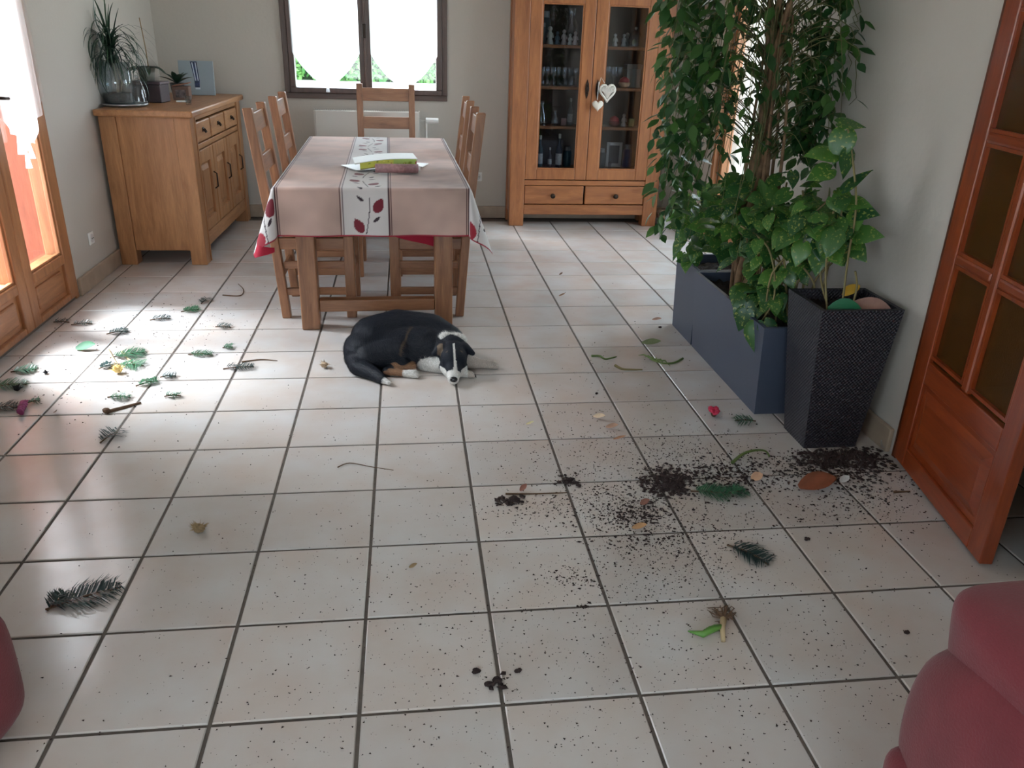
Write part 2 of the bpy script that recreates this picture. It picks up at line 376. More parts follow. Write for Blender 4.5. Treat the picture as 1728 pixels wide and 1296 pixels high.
# french door on the left ---------------------------------------------------
fd = struct(thing('door_1', 'honey wood french door with tall glass panes on the left', None))
FW = frenchwood
xa, xb = XL-.25, XL+.03
MB().box(xa-.1, xb-.02, 6.15, 6.27, 0, 6.5).build('jamb', FW(), fd, bevel=.012)
MB().box(xa-.1, xb-.02, 9.66, 9.78, 0, 6.5).build('jamb', FW(), fd, bevel=.012)
MB().box(xa-.1, xb-.02, 6.27, 9.66, 6.38, 6.5).build('head', FW('y'), fd, bevel=.012)
MB().box(xa-.1, xb-.05, 6.27, 9.66, 0, .05).build('threshold', mat('threshold_metal', srgb(120,112,104), .4, .6), fd)
for a, b in ((6.27, 7.95), (7.96, 9.66)):
    lf = MB(); st = .26
    lf.box(xa, xb, a, a+st, .06, 6.38).box(xa, xb, b-st, b, .06, 6.38)
    lf.box(xa, xb, a+st, b-st, .06, .16).box(xa, xb, a+st, b-st, .68, .84).box(xa, xb, a+st, b-st, 6.1, 6.38)
    leaf = lf.build('door_leaf', FW(), fd, bevel=.02)
    MB().box(xa+.08, xb-.06, a+st, b-st, .16, .68).build('lower_panel', FW('y'), leaf)
    pr = MB().box(xa+.1, xb-.03, a+st+.1, b-st-.1, .24, .6).build('raised_field', FW('y'), leaf, bevel=.03)
    MB().box(xa+.11, xa+.125, a+st-.02, b-st+.02, .82, 6.12).build('pane', glass(), leaf)
    bd = MB()
    for q in (a+st, b-st-.04): bd.box(xb-.09, xb-.03, q, q+.04, .84, 6.1)
    bd.box(xb-.09, xb-.03, a+st+.04, b-st-.04, .84, .88)
    bd.build('glazing_bead', FW(), leaf, bevel=.01)
RV = wood('shutter_wood', srgb(176,104,76), srgb(140,78,56), 'z', rough=.6, coat=0)
MB().box(XL-.66, xa-.1, 9.7, 9.78, 0, 6.5).build('reveal_lining', RV, fd)
MB().box(XL-.66, xa-.1, 6.15, 6.23, 0, 6.5).build('reveal_lining', RV, fd)
hd = MB().box(xb, xb+.03, 8.02, 8.12, 3.0, 3.55).build('handle_plate', BRONZE, fd, bevel=.01)
MB().tube([(xb+.03, 8.07, 3.35), (xb+.14, 8.07, 3.35), (xb+.14, 8.3, 3.33)], .025, 8).build('handle', BRONZE, hd, smooth=True)

# glazed door behind the ficus ------------------------------------------------
sd = struct(thing('door_3', 'bright glazed door seen through the ficus leaves', None))
for a, b in ((8.7, 11.5), (11.5, 14.3)):
    lf = MB(); st = .2
    lf.box(XF+.1, XF+.3, a, a+st, .05, 6.6).box(XF+.1, XF+.3, b-st, b, .05, 6.6).box(XF+.1, XF+.3, a+st, b-st, .05, .35).box(XF+.1, XF+.3, a+st, b-st, 6.3, 6.6)
    leaf = lf.build('door_leaf', FW(), sd, bevel=.02)
    MB().box(XF+.2, XF+.215, a+st-.02, b-st+.02, .33, 6.32).build('pane', glass(), leaf)
struct(MB().box(XF-.03, XF+.08, 8.56, 8.7, 0, 6.7).box(XF-.03, XF+.08, 14.26, 14.4, 0, 6.7).box(XF-.03, XF+.08, 8.7, 14.26, 6.6, 6.7).build('trim_1', FW(), bevel=.01))
for nm, ax, a in (('added_window_2', 'y', (XL-.3, XL-.1, -9.5, -4.5, 2.4, 6.4)), ('added_window_3', 'x', (YR-.3, YR-.1, -3.2, 3.2, 1.6, 6.4))):  # unseen windows added behind the camera to brighten the near half of the room
    w = struct(thing(nm, 'white framed window added behind the viewpoint to light the near half of the room', None)); c0, c1, s0, s1, z0, z1 = a
    bx_ = (lambda m, p, q, r, t: m.box(c0, c1, p, q, r, t)) if ax == 'y' else (lambda m, p, q, r, t: m.box(p, q, c0, c1, r, t))
    for q in ((s0, s1, z0, z0+.2), (s0, s1, z1-.2, z1), (s0, s0+.2, z0+.2, z1-.2), (s1-.2, s1, z0+.2, z1-.2), ((s0+s1)/2-.1, (s0+s1)/2+.1, z0+.2, z1-.2)):
        bx_(MB(), *q).build('frame_bar', WHITE, w)
    m = MB(); (m.box(c0+.1, c0+.115, s0+.15, s1-.15, z0+.15, z1-.15) if ax == 'y' else m.box(s0+.15, s1-.15, c0+.1, c0+.115, z0+.15, z1-.15)).build('pane', glass(), w)
# outside ---------------------------------------------------------------------
struct(MB().box(-400, 400, -400, 400, -1.2, -.9).build('ground', mat('pale_gravel', srgb(170,170,160), .95, noise_amt=.15, noise_scale=3)), 'pale gravel ground outside')
ter = struct(MB().box(-13, XL-.62, 2, 20, -.5, -.09).build('terrace', mat('terrace_base', srgb(150,96,78), .8)), 'terracotta terrace outside the french door')
TT = mat('terracotta', srgb(176,112,90), .8, noise_amt=.12, noise_scale=8)
me = MB().box(-.48, .48, -.48, .48, -.09, -.05).mesh('terrace_tile'); me.materials.append(TT)
for i in range(7):
    for j in range(12): link('terrace_tile', me, None, ter, (XL-1.15-i, 6.2+j, 0))
SH = wood('shutter_wood', srgb(176,104,76), srgb(140,78,56), 'z', rough=.6, coat=0)
sh = thing('shutter', 'reddish wooden shutter folded open outside the french door', 'shutter', (XL-.66, 9.86, 0), math.radians(3))
for k in range(5):
    MB().box(-1.75+k*.34, -1.75+k*.34+.33, 0, .08, .05, 6.4).build('plank', SH, sh, bevel=.01)
for z in (1.0, 5.3): MB().box(-1.72, -.08, -.06, 0, z, z+.22).build('batten', SH, sh, bevel=.01)
def hedge(name, label, cx, cy, lx, ly, h, n, ls, m, seed):
    rr = random.Random(seed); root = thing(name, label, 'hedge', (cx, cy, -.9))
    core = MB(); core.box(-lx/2*.9, lx/2*.9, -ly/2*.8, ly/2*.8, 0, h*.93); core.build('core', mat('hedge_core', srgb(30,52,26), .9), root)
    lv = MB()
    for _ in range(n):
        f = rr.random(); 
        if f < .5: p = Vector((rr.uniform(-lx/2, lx/2), -ly/2+rr.uniform(-.3,.3), rr.uniform(0, h)))
        elif f < .65: p = Vector((rr.choice((-1,1))*lx/2, rr.uniform(-ly/2, ly/2), rr.uniform(0, h)))
        elif f < .8: p = Vector((rr.uniform(-lx/2, lx/2), ly/2+rr.uniform(-.3,.3), rr.uniform(0, h)))
        else: p = Vector((rr.uniform(-lx/2, lx/2), rr.uniform(-ly/2, ly/2), h+rr.uniform(-.4,.6)))
        a = Vector((rr.uniform(-1,1), rr.uniform(-1,1), rr.uniform(-1,1))).normalized()*ls
        b = a.orthogonal().normalized()*ls*.6
        lv.add([p-a, p+b, p+a, p-b], [(0,1,2,3)])
    o = lv.build('leaves', m, root, fix=False); o['kind'] = 'stuff'
HG = leafmat('hedge_leaf', srgb(130,176,100), srgb(80,140,76), transl=.4)
hedge('garden_hedge', 'clipped green hedge across the garden behind the back window', 2, 97, 62, 5, 7.0, 12000, .42, HG, 1)
hedge('garden_bush', 'yellow green bush outside the glazed door on the right', 22, 26, 7, 14, 9, 5000, .3, leafmat('bush_leaf', srgb(176,186,70), srgb(128,160,60), transl=.4), 2)
rail = thing('railing', 'thin white railing outside the glazed door', 'railing', (XF+1.9, 12.2, -.9))
MB().box(-.05, .05, -2.6, 2.6, 2.9, 3.0).build('top_rail', WHITE, rail)
for k in range(14): MB().box(-.025, .025, -2.55+k*.39, -2.5+k*.39, 0, 2.9).build('baluster', WHITE, rail)

# curtains ----------------------------------------------------------------------
def curtmat():
    m = bpy.data.materials.new('sheer_white'); m.use_nodes = True; nt = m.node_tree; n = nt.nodes; L = nt.links.new
    n.remove(n['Principled BSDF']); out = n['Material Output']
    d = n.new('ShaderNodeBsdfDiffuse'); d.inputs[0].default_value = (.9,.9,.9,1)
    t = n.new('ShaderNodeBsdfTranslucent'); t.inputs[0].default_value = (.95,.96,.98,1)
    tr = n.new('ShaderNodeBsdfTransparent')
    a = n.new('ShaderNodeMixShader'); a.inputs[0].default_value = .6; L(d.outputs[0], a.inputs[1]); L(t.outputs[0], a.inputs[2])
    b = n.new('ShaderNodeMixShader'); b.inputs[0].default_value = .42; L(a.outputs[0], b.inputs[1]); L(tr.outputs[0], b.inputs[2])
    L(b.outputs[0], out.inputs[0]); return m
SHEER = curtmat()
def curtain(label, axis, fixed, a0, a1, ztop, hem, folds, amp, tassels=(), sgn=1):
    root = thing('curtain', label, 'curtain', (fixed, (a0+a1)/2, ztop) if axis == 'y' else ((a0+a1)/2, fixed, ztop), 0, None)
    mb = MB(); nx, nz = 60, 24; mid = (a0+a1)/2
    for i in range(nx+1):
        u = i/nx; a = a0+(a1-a0)*u; zb = hem(u)
        for j in range(nz+1):
            w = j/nz; z = ztop+(zb-ztop)*w - ztop
            off = amp*math.sin(u*folds*2*math.pi+w*.6)*(.5+.5*w)
            mb.v.append((off, a-mid, z) if axis == 'y' else (a-mid, off, z))
    for i in range(nx):
        for j in range(nz):
            k = i*(nz+1)+j; mb.f.append((k, k+1, k+nz+2, k+nz+1))
    mb.build('cloth', SHEER, root, smooth=True, fix=False)
    rod = MB().tube([(0, a0-mid-.02, .02), (0, a1-mid+.02, .02)] if axis == 'y' else [(a0-mid-.02, 0, .02), (a1-mid+.02, 0, .02)], .02, 8).build('rod', mat('brass', srgb(190,150,80), .3, 1), root)
    for u, l in tassels:
        a = a0+(a1-a0)*u-mid; z = hem(u)-ztop
        p = (0, a) if axis == 'y' else (a, 0)
        MB().tube([(p[0], p[1], z+.05), (p[0], p[1], z-l*.4), (p[0], p[1], z-l)], [.01, .03, .05], 8).build('tassel', SHEER, root, smooth=True)
def hemL(u):  # scalloped pointed hem of the french-door sheers
    return 3.22 - .62*math.sin(math.pi*u)**1.3 + .05*math.sin(u*26)
curtain('white sheer curtain on the far leaf of the french door', 'y', XL+.09, 8.0, 9.64, 6.15, hemL, 7, .025, [(.32,.22),(.42,.25),(.52,.2)])
curtain('white sheer curtain on the near leaf of the french door', 'y', XL+.09, 6.3, 7.86, 6.15, hemL, 7, .025, [(.38,.22),(.46,.25),(.56,.2)])
def hemW(u): return 3.85 - .68*math.sin(math.pi*u)**.9
curtain('white sheer curtain on the left half of the back window', 'x', YB-.14, -2.2, -.66, 6.1, hemW, 6, .02, [(.5,.18)])
curtain('white sheer curtain on the right half of the back window', 'x', YB-.14, -.4, 1.16, 6.1, hemW, 6, .02, [])

# radiator --------------------------------------------------------------------------
RADM = mat('radiator_enamel', srgb(206,204,198), .35)
rad = thing('radiator', 'white panel radiator below the back window', 'radiator', (-.55, YB-.09, .45))
MB().box(-1.2, 1.25, -.32, -.27, 0, 2.15).build('front_panel', RADM, rad, bevel=.02)
MB().box(-1.2, 1.25, -.12, -.07, 0, 2.15).build('rear_panel', RADM, rad, bevel=.02)
gr = MB()
for k in range(48): gr.box(-1.17+k*.05, -1.155+k*.05, -.27, -.12, 2.11, 2.16)
gr.build('top_grille', RADM, rad)
for q in (-1.22, 1.25): MB().box(q, q+.02, -.32, -.07, 0, 2.16).build('side_cover', RADM, rad)
fl = MB()
for k in range(24): fl.box(-1.15+k*.1, -1.13+k*.1, -.27, -.12, .05, 2.05)
fl.build('convector_fins', RADM, rad)
v = MB().tube([(1.27, -.2, 1.95), (1.42, -.2, 1.95), (1.42, -.2, .2), (1.42, -.2, -.43)], .03, 8).build('valve_pipe', RADM, rad, smooth=True)
MB().tube([(1.42, -.2, 1.95), (1.72, -.22, 1.95)], [.07, .065], 10).build('thermostat_knob', WHITE, v, smooth=False)
for q in (-.9, .9): MB().box(q-.05, q+.05, -.07, .085, 1.6, 1.75).build('bracket', RADM, rad)

# sockets
def socket(label, loc, rz):
    t = thing('wall_socket', label, 'socket', loc, rz)
    MB().box(-.11, .11, -.03, 0, -.11, .11).build('plate', WHITE, t, bevel=.015)
    MB().lathe([(.075, 0), (.07, .012)], 16).build('socket_face', mat('socket_grey', srgb(200,200,198), .4), t, (0,-.03,0), (H,0,0))
    for q in (-.03, .03): MB().tube([(q, -.045, 0), (q, -.041, 0)], .012, 8).build('pin_hole', mat('hole_black', (0.01,.01,.01,1), .9), t)
socket('white wall socket on the left wall beside the sideboard', (XL, 10.71, .8), -H)
bpy.data.objects['wall_socket'].rotation_euler = (0,0,H)
socket('white wall socket on the back wall left of the display cabinet', (2.17, YB, 1.04), 0)
socket('round wall socket on the back wall right of the display cabinet', (7.05, YB, .97), 0)
# ------------------------------------------------------------------ open panelled door on the right (door_2)
d2 = struct(thing('door_2', 'open orange brown wooden door with bronze glass panes', None, (5.90, 3.29, 0), math.atan2(1.23-3.29, 5.52-5.90)))
DWD = doorwood; L2 = 2.1; T = .12
# local x runs along the leaf, y across it (room side = -y); stiles, rails, muntins
lf = MB().box(0, .27, 0, T, .04, 6.12).box(L2-.27, L2, 0, T, .04, 6.12)
lf.build('stile_frame', DWD('z'), d2, bevel=.012)
bpy.data.objects.remove(bpy.data.objects['stile_frame'])
MB().box(0, .27, 0, T, .04, 6.12).build('stile', DWD('z'), d2, bevel=.012)
MB().box(L2-.25, L2, 0, T, .04, 6.12).build('stile', DWD('z'), d2, bevel=.012)
for a, b in ((.04, .26), (1.06, 1.3), (5.9, 6.12)):
    MB().box(.27, L2-.25, 0, T, a, b).build('rail', DWD('x'), d2, bevel=.012)
MB().box(1.0, 1.13, .0, T, 1.3, 5.9).build('muntin', DWD('z'), d2, bevel=.03)
for z in (2.42, 3.6, 4.76):
    for a, b in ((.27, 1.0), (1.13, L2-.25)): MB().box(a, b, .0, T, z-.055, z+.055).build('muntin', DWD('x'), d2, bevel=.03)
MB().box(.27, L2-.25, .035, T-.035, .26, 1.06).build('lower_panel', DWD('x'), d2)
MB().frustum([(.34,.035,.33),(L2-.32,.035,.33),(L2-.32,.035,.99),(.34,.035,.99)], [(.44,.0,.43),(L2-.42,.0,.43),(L2-.42,.0,.89),(.44,.0,.89)]).build('raised_field', DWD('x'), d2)
BG = bpy.data.materials.new('bronze_glass'); BG.use_nodes = True
p = BG.node_tree.nodes['Principled BSDF']; p.inputs['Base Color'].default_value = srgb(96,62,24); p.inputs['Roughness'].default_value = .22
nt = BG.node_tree; t = nt.nodes.new('ShaderNodeTexNoise'); t.inputs['Scale'].default_value = 45; b = nt.nodes.new('ShaderNodeBump'); b.inputs['Strength'].default_value = .4; b.inputs['Distance'].default_value = .003
tr = nt.nodes.new('ShaderNodeBsdfTransparent'); tr.inputs[0].default_value = (.55,.33,.1,1); mx = nt.nodes.new('ShaderNodeMixShader'); mx.inputs[0].default_value = .45
nt.links.new(t.outputs[0], b.inputs['Height']); nt.links.new(b.outputs[0], p.inputs['Normal'])
nt.links.new(p.outputs[0], mx.inputs[1]); nt.links.new(tr.outputs[0], mx.inputs[2]); nt.links.new(mx.outputs[0], nt.nodes['Material Output'].inputs[0])
zz = [1.3, 2.42, 3.6, 4.76, 5.9]
for i in range(4):
    for a, b in ((.26, 1.01), (1.12, L2-.24)):
        MB().box(a, b, .05, .065, zz[i], zz[i+1]).build('pane', BG, d2)
        g_ = MB()
        z0, z1 = zz[i]+.05, zz[i+1]-.05
        g_.box(a+.01, a+.045, .01, .05, z0, z1).box(b-.045, b-.01, .01, .05, z0, z1).box(a+.045, b-.045, .01, .05, z0, z0+.035).box(a+.045, b-.045, .01, .05, z1-.035, z1)
        g_.build('glazing_bead', DWD('z'), d2)
# door frame
struct(MB().box(XR-.03, XR+.58, 3.27, 3.35, 0, 6.3).build('trim_2', wood('dark_frame', srgb(120,60,30), srgb(84,40,20)), bevel=.01), 'dark brown frame post of the doorway')
struct(MB().box(XR-.03, XR+.58, 1.05, 1.13, 0, 6.3).build('trim_3', MATS['dark_frame_z'], bevel=.01))
struct(MB().box(XR-.03, XR+.58, 1.13, 3.27, 6.2, 6.3).build('trim_4', MATS['dark_frame_z'], bevel=.01))
struct(MB().box(XR+.7, XR+.75, 1.2, 4.9, 0, 6.2).build('trim_5', MATS['dark_frame_z']))
bpy.data.objects.remove(bpy.data.objects['trim_5'])

# ------------------------------------------------------------------ dining table
TZ = 2.22
tx0, tx1, ty0, ty1 = -1.36, 1.02, 7.93, 14.05
tbl = thing('dining_table', 'long oak dining table standing on thick square legs under the cloth', 'table', (-.17, 11.0, 0), math.radians(1.2))
cx, cy = -.17, 11.0
MB().box(-1.38, 1.38, -3.12, 3.2, 2.08, 2.2).build('tabletop', chairwood('y'), tbl, bevel=.03)
for sx in (-1, 1):
    for y in (-2.92, 2.95):
        MB().box(sx*1.04-.14, sx*1.04+.14, y-.14, y+.14, 0, 2.08).build('leg', chairwood(), tbl, bevel=.02)
for y in (-2.92, 2.95):
    MB().box(-.9, .9, y-.1, y+.1, .28, .47).build('stretcher', chairwood('x'), tbl, bevel=.02)
    MB().box(-.9, .9, y-.04, y+.04, 1.78, 2.08).build('apron', chairwood('x'), tbl, bevel=.01)
for x in (-1.04, 1.04): MB().box(x-.04, x+.04, -2.78, 2.81, 1.78, 2.08).build('apron', chairwood('y'), tbl, bevel=.01)

# tablecloth -----------------------------------------------------------------------
def leafprint(px, py, cx_, cy_, ang, L_, W_):
    """True where the printed leaf covers (px,py)"""
    c, s = np.cos(ang), np.sin(ang); x = (px-cx_)*c+(py-cy_)*s; y = -(px-cx_)*s+(py-cy_)*c
    t = np.clip(x/L_+.5, 0, 1); w = W_*np.sin(np.pi*t**.8)**.8
    return (abs(x) < L_/2) & (abs(y) < w/2)
def cloth(hx, hy, d, nx, ny):
    """sheet over a rectangle hx*hy (half sizes) hanging by d; returns points, cloth coordinates"""
    us = np.linspace(-hx-d, hx+d, nx); vs = np.linspace(-hy-d, hy+d, ny)
    U, V = np.meshgrid(us, vs, indexing='ij')
    X = np.clip(U, -hx, hx); Y = np.clip(V, -hy, hy); du = np.abs(U)-hx; dv = np.abs(V)-hy
    sx = np.sign(U); sy = np.sign(V); Z = np.zeros_like(U)
    a = np.maximum(du, 0); b = np.maximum(dv, 0); r = np.hypot(a, b)
    th = np.arctan2(b, a)                      # 0 side drop, pi/2 end drop
    corner = (a > 0) & (b > 0)
    fl = np.where(corner, .30*np.sin(2*th)**1.0, 0) + .05
    # rounded edge
    rr = .05; drop = np.where(r < rr*1.57, rr*(1-np.cos(np.minimum(r/rr, 1.57))), rr+(r-rr*1.57))
    out = np.where(r < rr*1.57, rr*np.sin(np.minimum(r/rr, 1.57)), rr) + np.maximum(r-rr, 0)*fl
    along = np.where(corner, 0, 1)
    fold = .02*np.sin(V*5.1+1.0)*np.minimum(a, .7)*along/.7 + .0*U
    fold2 = .025*np.sin(U*6.3+.6)*np.minimum(b, .7)*along/.7
    pinch = np.where(corner, .10*np.sin(2*th)*np.sin(th*6)*r, 0)
    ca = np.where(r > 0, a/np.maximum(r, 1e-9), 0); cb = np.where(r > 0, b/np.maximum(r, 1e-9), 0)
    X = X + sx*(out*ca + (fold*(a > 0))) - sx*pinch*cb
    Y = Y + sy*(out*cb + (fold2*(b > 0))) + sy*pinch*ca
    Z = -drop*np.sqrt(np.maximum(0, 1-np.minimum(fl, .6)**2*.8))
    Z = Z + np.where(r > .02, 0, .004*np.sin(U*9)*np.sin(V*4))
    return U, V, X, Y, Z
hx, hy, dd = 1.42, 3.14, .74
nx, ny = 330, 560
U, V, X, Y, Z = cloth(hx, hy, dd, nx, ny)
clo = thing('tablecloth', 'pink beige tablecloth with dark red leaf print draped over the dining table', 'tablecloth', (cx, cy+.06, TZ), math.radians(1.2))
nz = np.zeros_like(U)
rs = np.random.RandomState(3)
def fbm(x, y):
    out = np.zeros_like(x); amp = 1
    for o in range(5):
        f = 1.7*1.9**o
        for _ in range(3):
            a, ph = rs.uniform(0, 6.28), rs.uniform(0, 6.28); out += amp*np.sin(f*(x*np.cos(a)+y*np.sin(a))+ph+1.5*np.sin(f*.6*(x*np.sin(a)-y*np.cos(a))+ph))/3
        amp *= .6
    return out
mott = fbm(U, V)
L3 = lambda r, g, b: np.array(srgb(r, g, b)[:3])
base = L3(192,163,152)[None,None]*(1+.3*mott[...,None]); base = base + .5*np.clip(mott[...,None], 0, 1)*np.array([.05,.01,-.005])
col = base.copy()
CW = L3(206,200,198); LN = L3(74,40,44); RED = L3(112,24,40); DK = L3(52,34,44)
cs = (U > -.47) & (U < .24); sb_ = np.abs(U) > 1.40
eb = np.zeros_like(cs)
wh = cs | sb_
col[wh] = CW*(1+.04*mott[wh][:, None])
for x_ in (-.47, .24, -1.40, 1.40):
    for o_ in (-.018, .018): col[np.abs(U-x_-o_) < .0085] = LN
# centre vine
yy = np.arange(-hy-dd, hy+dd, .25)
vx = lambda v: -.115+.06*np.sin(v*3.3)
col[(np.abs(U-vx(V)) < .007) & cs & (np.mod(V*1.3, 1) < .7)] = DK
k = 0
rl = random.Random(5)
for v0 in np.arange(-hy-dd+.16, hy+dd, .30):
    s_ = 1 if k % 2 else -1
    big = k % 3 != 2
    cx_, an = vx(v0)+s_*(.13), (math.pi/2 - s_*.5)
    m_ = leafprint(U, V, cx_, v0, an, .24 if big else .14, .15 if big else .055) & cs
    col[m_] = RED if big else DK
    m_ = leafprint(U, V, vx(v0)-s_*.14, v0+.1, math.pi/2+s_*.9, .13, .045) & cs
    col[m_] = DK
    k += 1
for sgn in (-1, 1):
    wv = lambda v: sgn*(1.76+.07*np.sin(v*2.6))
    col[(np.abs(U-wv(V)) < .008) & sb_] = DK
    k = 0
    for v0 in np.arange(-hy-dd+.14, hy+dd, .32):
        s_ = 1 if k % 2 else -1
        m_ = leafprint(U, V, wv(v0)+s_*.15, v0, math.pi/2-s_*.6, .28, .2) & sb_
        col[m_] = RED if k % 3 else L3(150,30,48)
        m_ = leafprint(U, V, wv(v0)-s_*.12, v0+.14, math.pi/2+s_*.8, .15, .05) & sb_
        col[m_] = DK; k += 1
edge = (np.abs(U) > hx+dd-.016) | (np.abs(V) > hy+dd-.016); col[edge] = L3(150,28,52)
pts = np.stack([X, Y, Z], -1).reshape(-1, 3)*S
me = bpy.data.meshes.new('cloth')
ii = np.arange(nx*ny).reshape(nx, ny); q = np.stack([ii[:-1,:-1], ii[1:,:-1], ii[1:,1:], ii[:-1,1:]], -1).reshape(-1, 4)
me.from_pydata(pts.tolist(), [], q.tolist())
setcol(me, np.concatenate([np.clip(col, 0, 1).reshape(-1, 3), np.ones((nx*ny, 1))], 1))
link('cloth', me, attrmat('printed_cloth', .85, .25, 260, sheen=.2), clo, smooth=True)
# red under cloth: corner and flap showing below the hem
REDC = mat('red_fabric', srgb(168,24,52), .85, bump=.2, bump_scale=300)
uc = thing('under_cloth', 'plain red under cloth hanging below the printed tablecloth hem', 'tablecloth', (cx, cy+.06, TZ-.012), math.radians(1.2))
MB().box(-1.38, 1.38, -3.1, 3.1, -.006, .0).build('sheet', REDC, uc)
fl = MB(); n_ = 16
for i in range(n_+1):
    t = i/n_; x = .08+t*1.0; fl.v += [(x, -2.74+.02*math.sin(t*9), -.5), (x, -2.74+.03*math.sin(t*9), -.74-.30*t-.015*math.sin(t*7))]
fl.f = [(2*i, 2*i+2, 2*i+3, 2*i+1) for i in range(n_)]
fl.build('hanging_flap', REDC, uc, smooth=True, fix=False)
cr = MB(); n_ = 14
for i in range(n_+1):
    t = i/n_; th = .25+t*1.1; r0, r1 = .86, 1.05-.25*abs(t-.5)
    for r_ in (r0, r1):
        fo = .34*math.sin(2*th)+.05; cr.v.append((-1.42-(.05+r_*fo)*math.cos(th), -3.12-(.03+r_*fo)*math.sin(th)+.02, -r_*math.sqrt(1-fo*fo)))
cr.f = [(2*i, 2*i+2, 2*i+3, 2*i+1) for i in range(n_)]
cr.build('hanging_corner', REDC, uc, smooth=True, fix=False)

# ------------------------------------------------------------------ chairs
def make_chair(label, loc, rz):
    t = thing('dining_chair', label, 'chair', loc, rz, None)
    w = .66; sz = 1.36
    for s in (-1, 1):
        # rear post: straight to the seat then leaning back
        pts = [(s*(w-.07), -.53, 0), (s*(w-.07), -.63, sz), (s*(w-.07), -.85, 3.25)]
        p = MB()
        for a, b in ((0, 1), (1, 2)):
            A, B = pts[a], pts[b]; h = .07
            p.frustum([(A[0]-h, A[1]-h, A[2]), (A[0]+h, A[1]-h, A[2]), (A[0]+h, A[1]+h, A[2]), (A[0]-h, A[1]+h, A[2])],
                      [(B[0]-h, B[1]-h, B[2]), (B[0]+h, B[1]-h, B[2]), (B[0]+h, B[1]+h, B[2]), (B[0]-h, B[1]+h, B[2])])
        p.build('rear_post', chairwood(), t, bevel=.015)
        MB().box(s*(w-.07)-.08, s*(w-.07)+.08, .44, .60, 0, sz).build('front_leg', chairwood(), t, bevel=.015)
        for z in (.38, .82):
            MB().box(s*(w-.07)-.03, s*(w-.07)+.03, -.50, .45, z, z+.12).build('stretcher', chairwood('y'), t, bevel=.01)
        MB().box(s*(w-.07)-.04, s*(w-.07)+.04, -.56, .45, sz-.22, sz-.04).build('seat_rail', chairwood('y'), t, bevel=.01)
    MB().box(-w+.14, w-.14, .49, .55, .62, .76).build('stretcher', chairwood('x'), t, bevel=.01)
    MB().box(-w+.14, w-.14, -.61, -.55, .62, .76).build('stretcher', chairwood('x'), t, bevel=.01)
    MB().box(-w+.14, w-.14, .48, .56, sz-.22, sz-.04).build('seat_rail', chairwood('x'), t, bevel=.01)
    MB().box(-w+.02, w-.02, -.46, .62, sz-.03, sz+.04).build('seat', wood('seat_oak', srgb(176,120,78), srgb(130,84,52), 'y'), t, bevel=.025)
    for z0, z1 in ((2.88, 3.16), (2.28, 2.54), (1.72, 1.94)):
        ya = -.63-.22*(z0-sz)/1.89; yb = -.63-.22*(z1-sz)/1.89
        MB().frustum([(-w+.12, ya-.03, z0), (w-.12, ya-.03, z0), (w-.12, ya+.03, z0), (-w+.12, ya+.03, z0)],
                     [(-w+.12, yb-.03, z1), (w-.12, yb-.03, z1), (w-.12, yb+.03, z1), (-w+.12, yb+.03, z1)]).build('back_slat', chairwood('x'), t, bevel=.012)
    return t
ch = make_chair('oak dining chair tucked in at the near left side of the table', (-1.07, 9.16, 0), -H)
for lab, loc, rz in (('oak dining chair at the left side of the table, nearer the window', (-1.07, 11.58, 0), -H),
                     ('oak dining chair tucked in at the near right side of the table', (.69, 9.16, 0), H),
                     ('oak dining chair at the right side of the table, nearer the window', (.71, 11.6, 0), H),
                     ('oak dining chair at the far end of the table before the radiator', (-.06, 14.64, 0), math.pi)):
    c = copy_tree(ch); c['label'] = lab; c.location = Vector(loc)*S; c.rotation_euler = (0,0,rz)

# ------------------------------------------------------------------ papers on the table
PT = TZ+.022
wp = thing('paper', 'white folded paper lying beneath the magazines on the table', 'paper', (-.2, 9.82, PT), .5)
MB().box(-.42, .4, -.32, .3, 0, .012).build('sheet', WHITE, wp)
mg = MB(); n_ = 14
for i in range(n_+1):
    t = i/n_; x = -.50+t*1.02; z = .10+.035*math.sin(t*math.pi*.9)+.06*t
    for y, dz in ((-.3, 0), (.3, .01)): mg.v += [(x, y, z+dz), (x, y, z+dz-.02)]
for i in range(n_):
    a = 4*i; b = a+4; mg.f += [(a, b, b+2, a+2), (a+1, a+3, b+3, b+1), (a, a+1, b+1, b), (a+2, b+2, b+3, a+3)]
mg.f += [(0, 2, 3, 1), (4*n_, 4*n_+1, 4*n_+3, 4*n_+2)]
mz = thing('magazine', 'curled magazine with yellow green cover on the tablecloth', 'magazine', (.02, 9.62, PT+.03), .12)
mo = mg.build('pages', mat('page_white', srgb(228,230,226), .5), mz, smooth=False)
cv = MB(); 
NX, NZ = 60, 10
for i in range(NX+1):
    for j in range(NZ+1):
        t = i/NX; x = -.42+t*.92; tt = (x+.5)/1.02; z = .10+.035*math.sin(tt*math.pi*.9)+.06*tt
        cv.v.append((x, -.305-.05*(1-j/NZ), z-.01-.10*(1-j/NZ)))
cv.f = [(i*(NZ+1)+j, (i+1)*(NZ+1)+j, (i+1)*(NZ+1)+j+1, i*(NZ+1)+j+1) for i in range(NX) for j in range(NZ)]
me = bpy.data.meshes.new('cover_strip'); me.from_pydata([(a*S, b*S, c*S) for a, b, c in cv.v], [], cv.f)
cl = []
rk = random.Random(2); spots = [(rk.uniform(0,1), rk.uniform(.1,.9), rk.uniform(.015,.05), rk.choice([(190,90,60),(230,220,120),(150,60,60),(120,140,40)])) for _ in range(22)]
for i in range(NX+1):
    for j in range(NZ+1):
        u, v_ = i/NX, j/NZ; c = srgb(196,196,84) if u < .6 else srgb(160,184,96)
        for (a, b, r_, k_) in spots:
            if (u-a)**2+((v_-b)*.25)**2 < r_*r_*.4: c = srgb(*k_)
        if v_ < .12: c = srgb(120,110,60)
        cl.append(c)
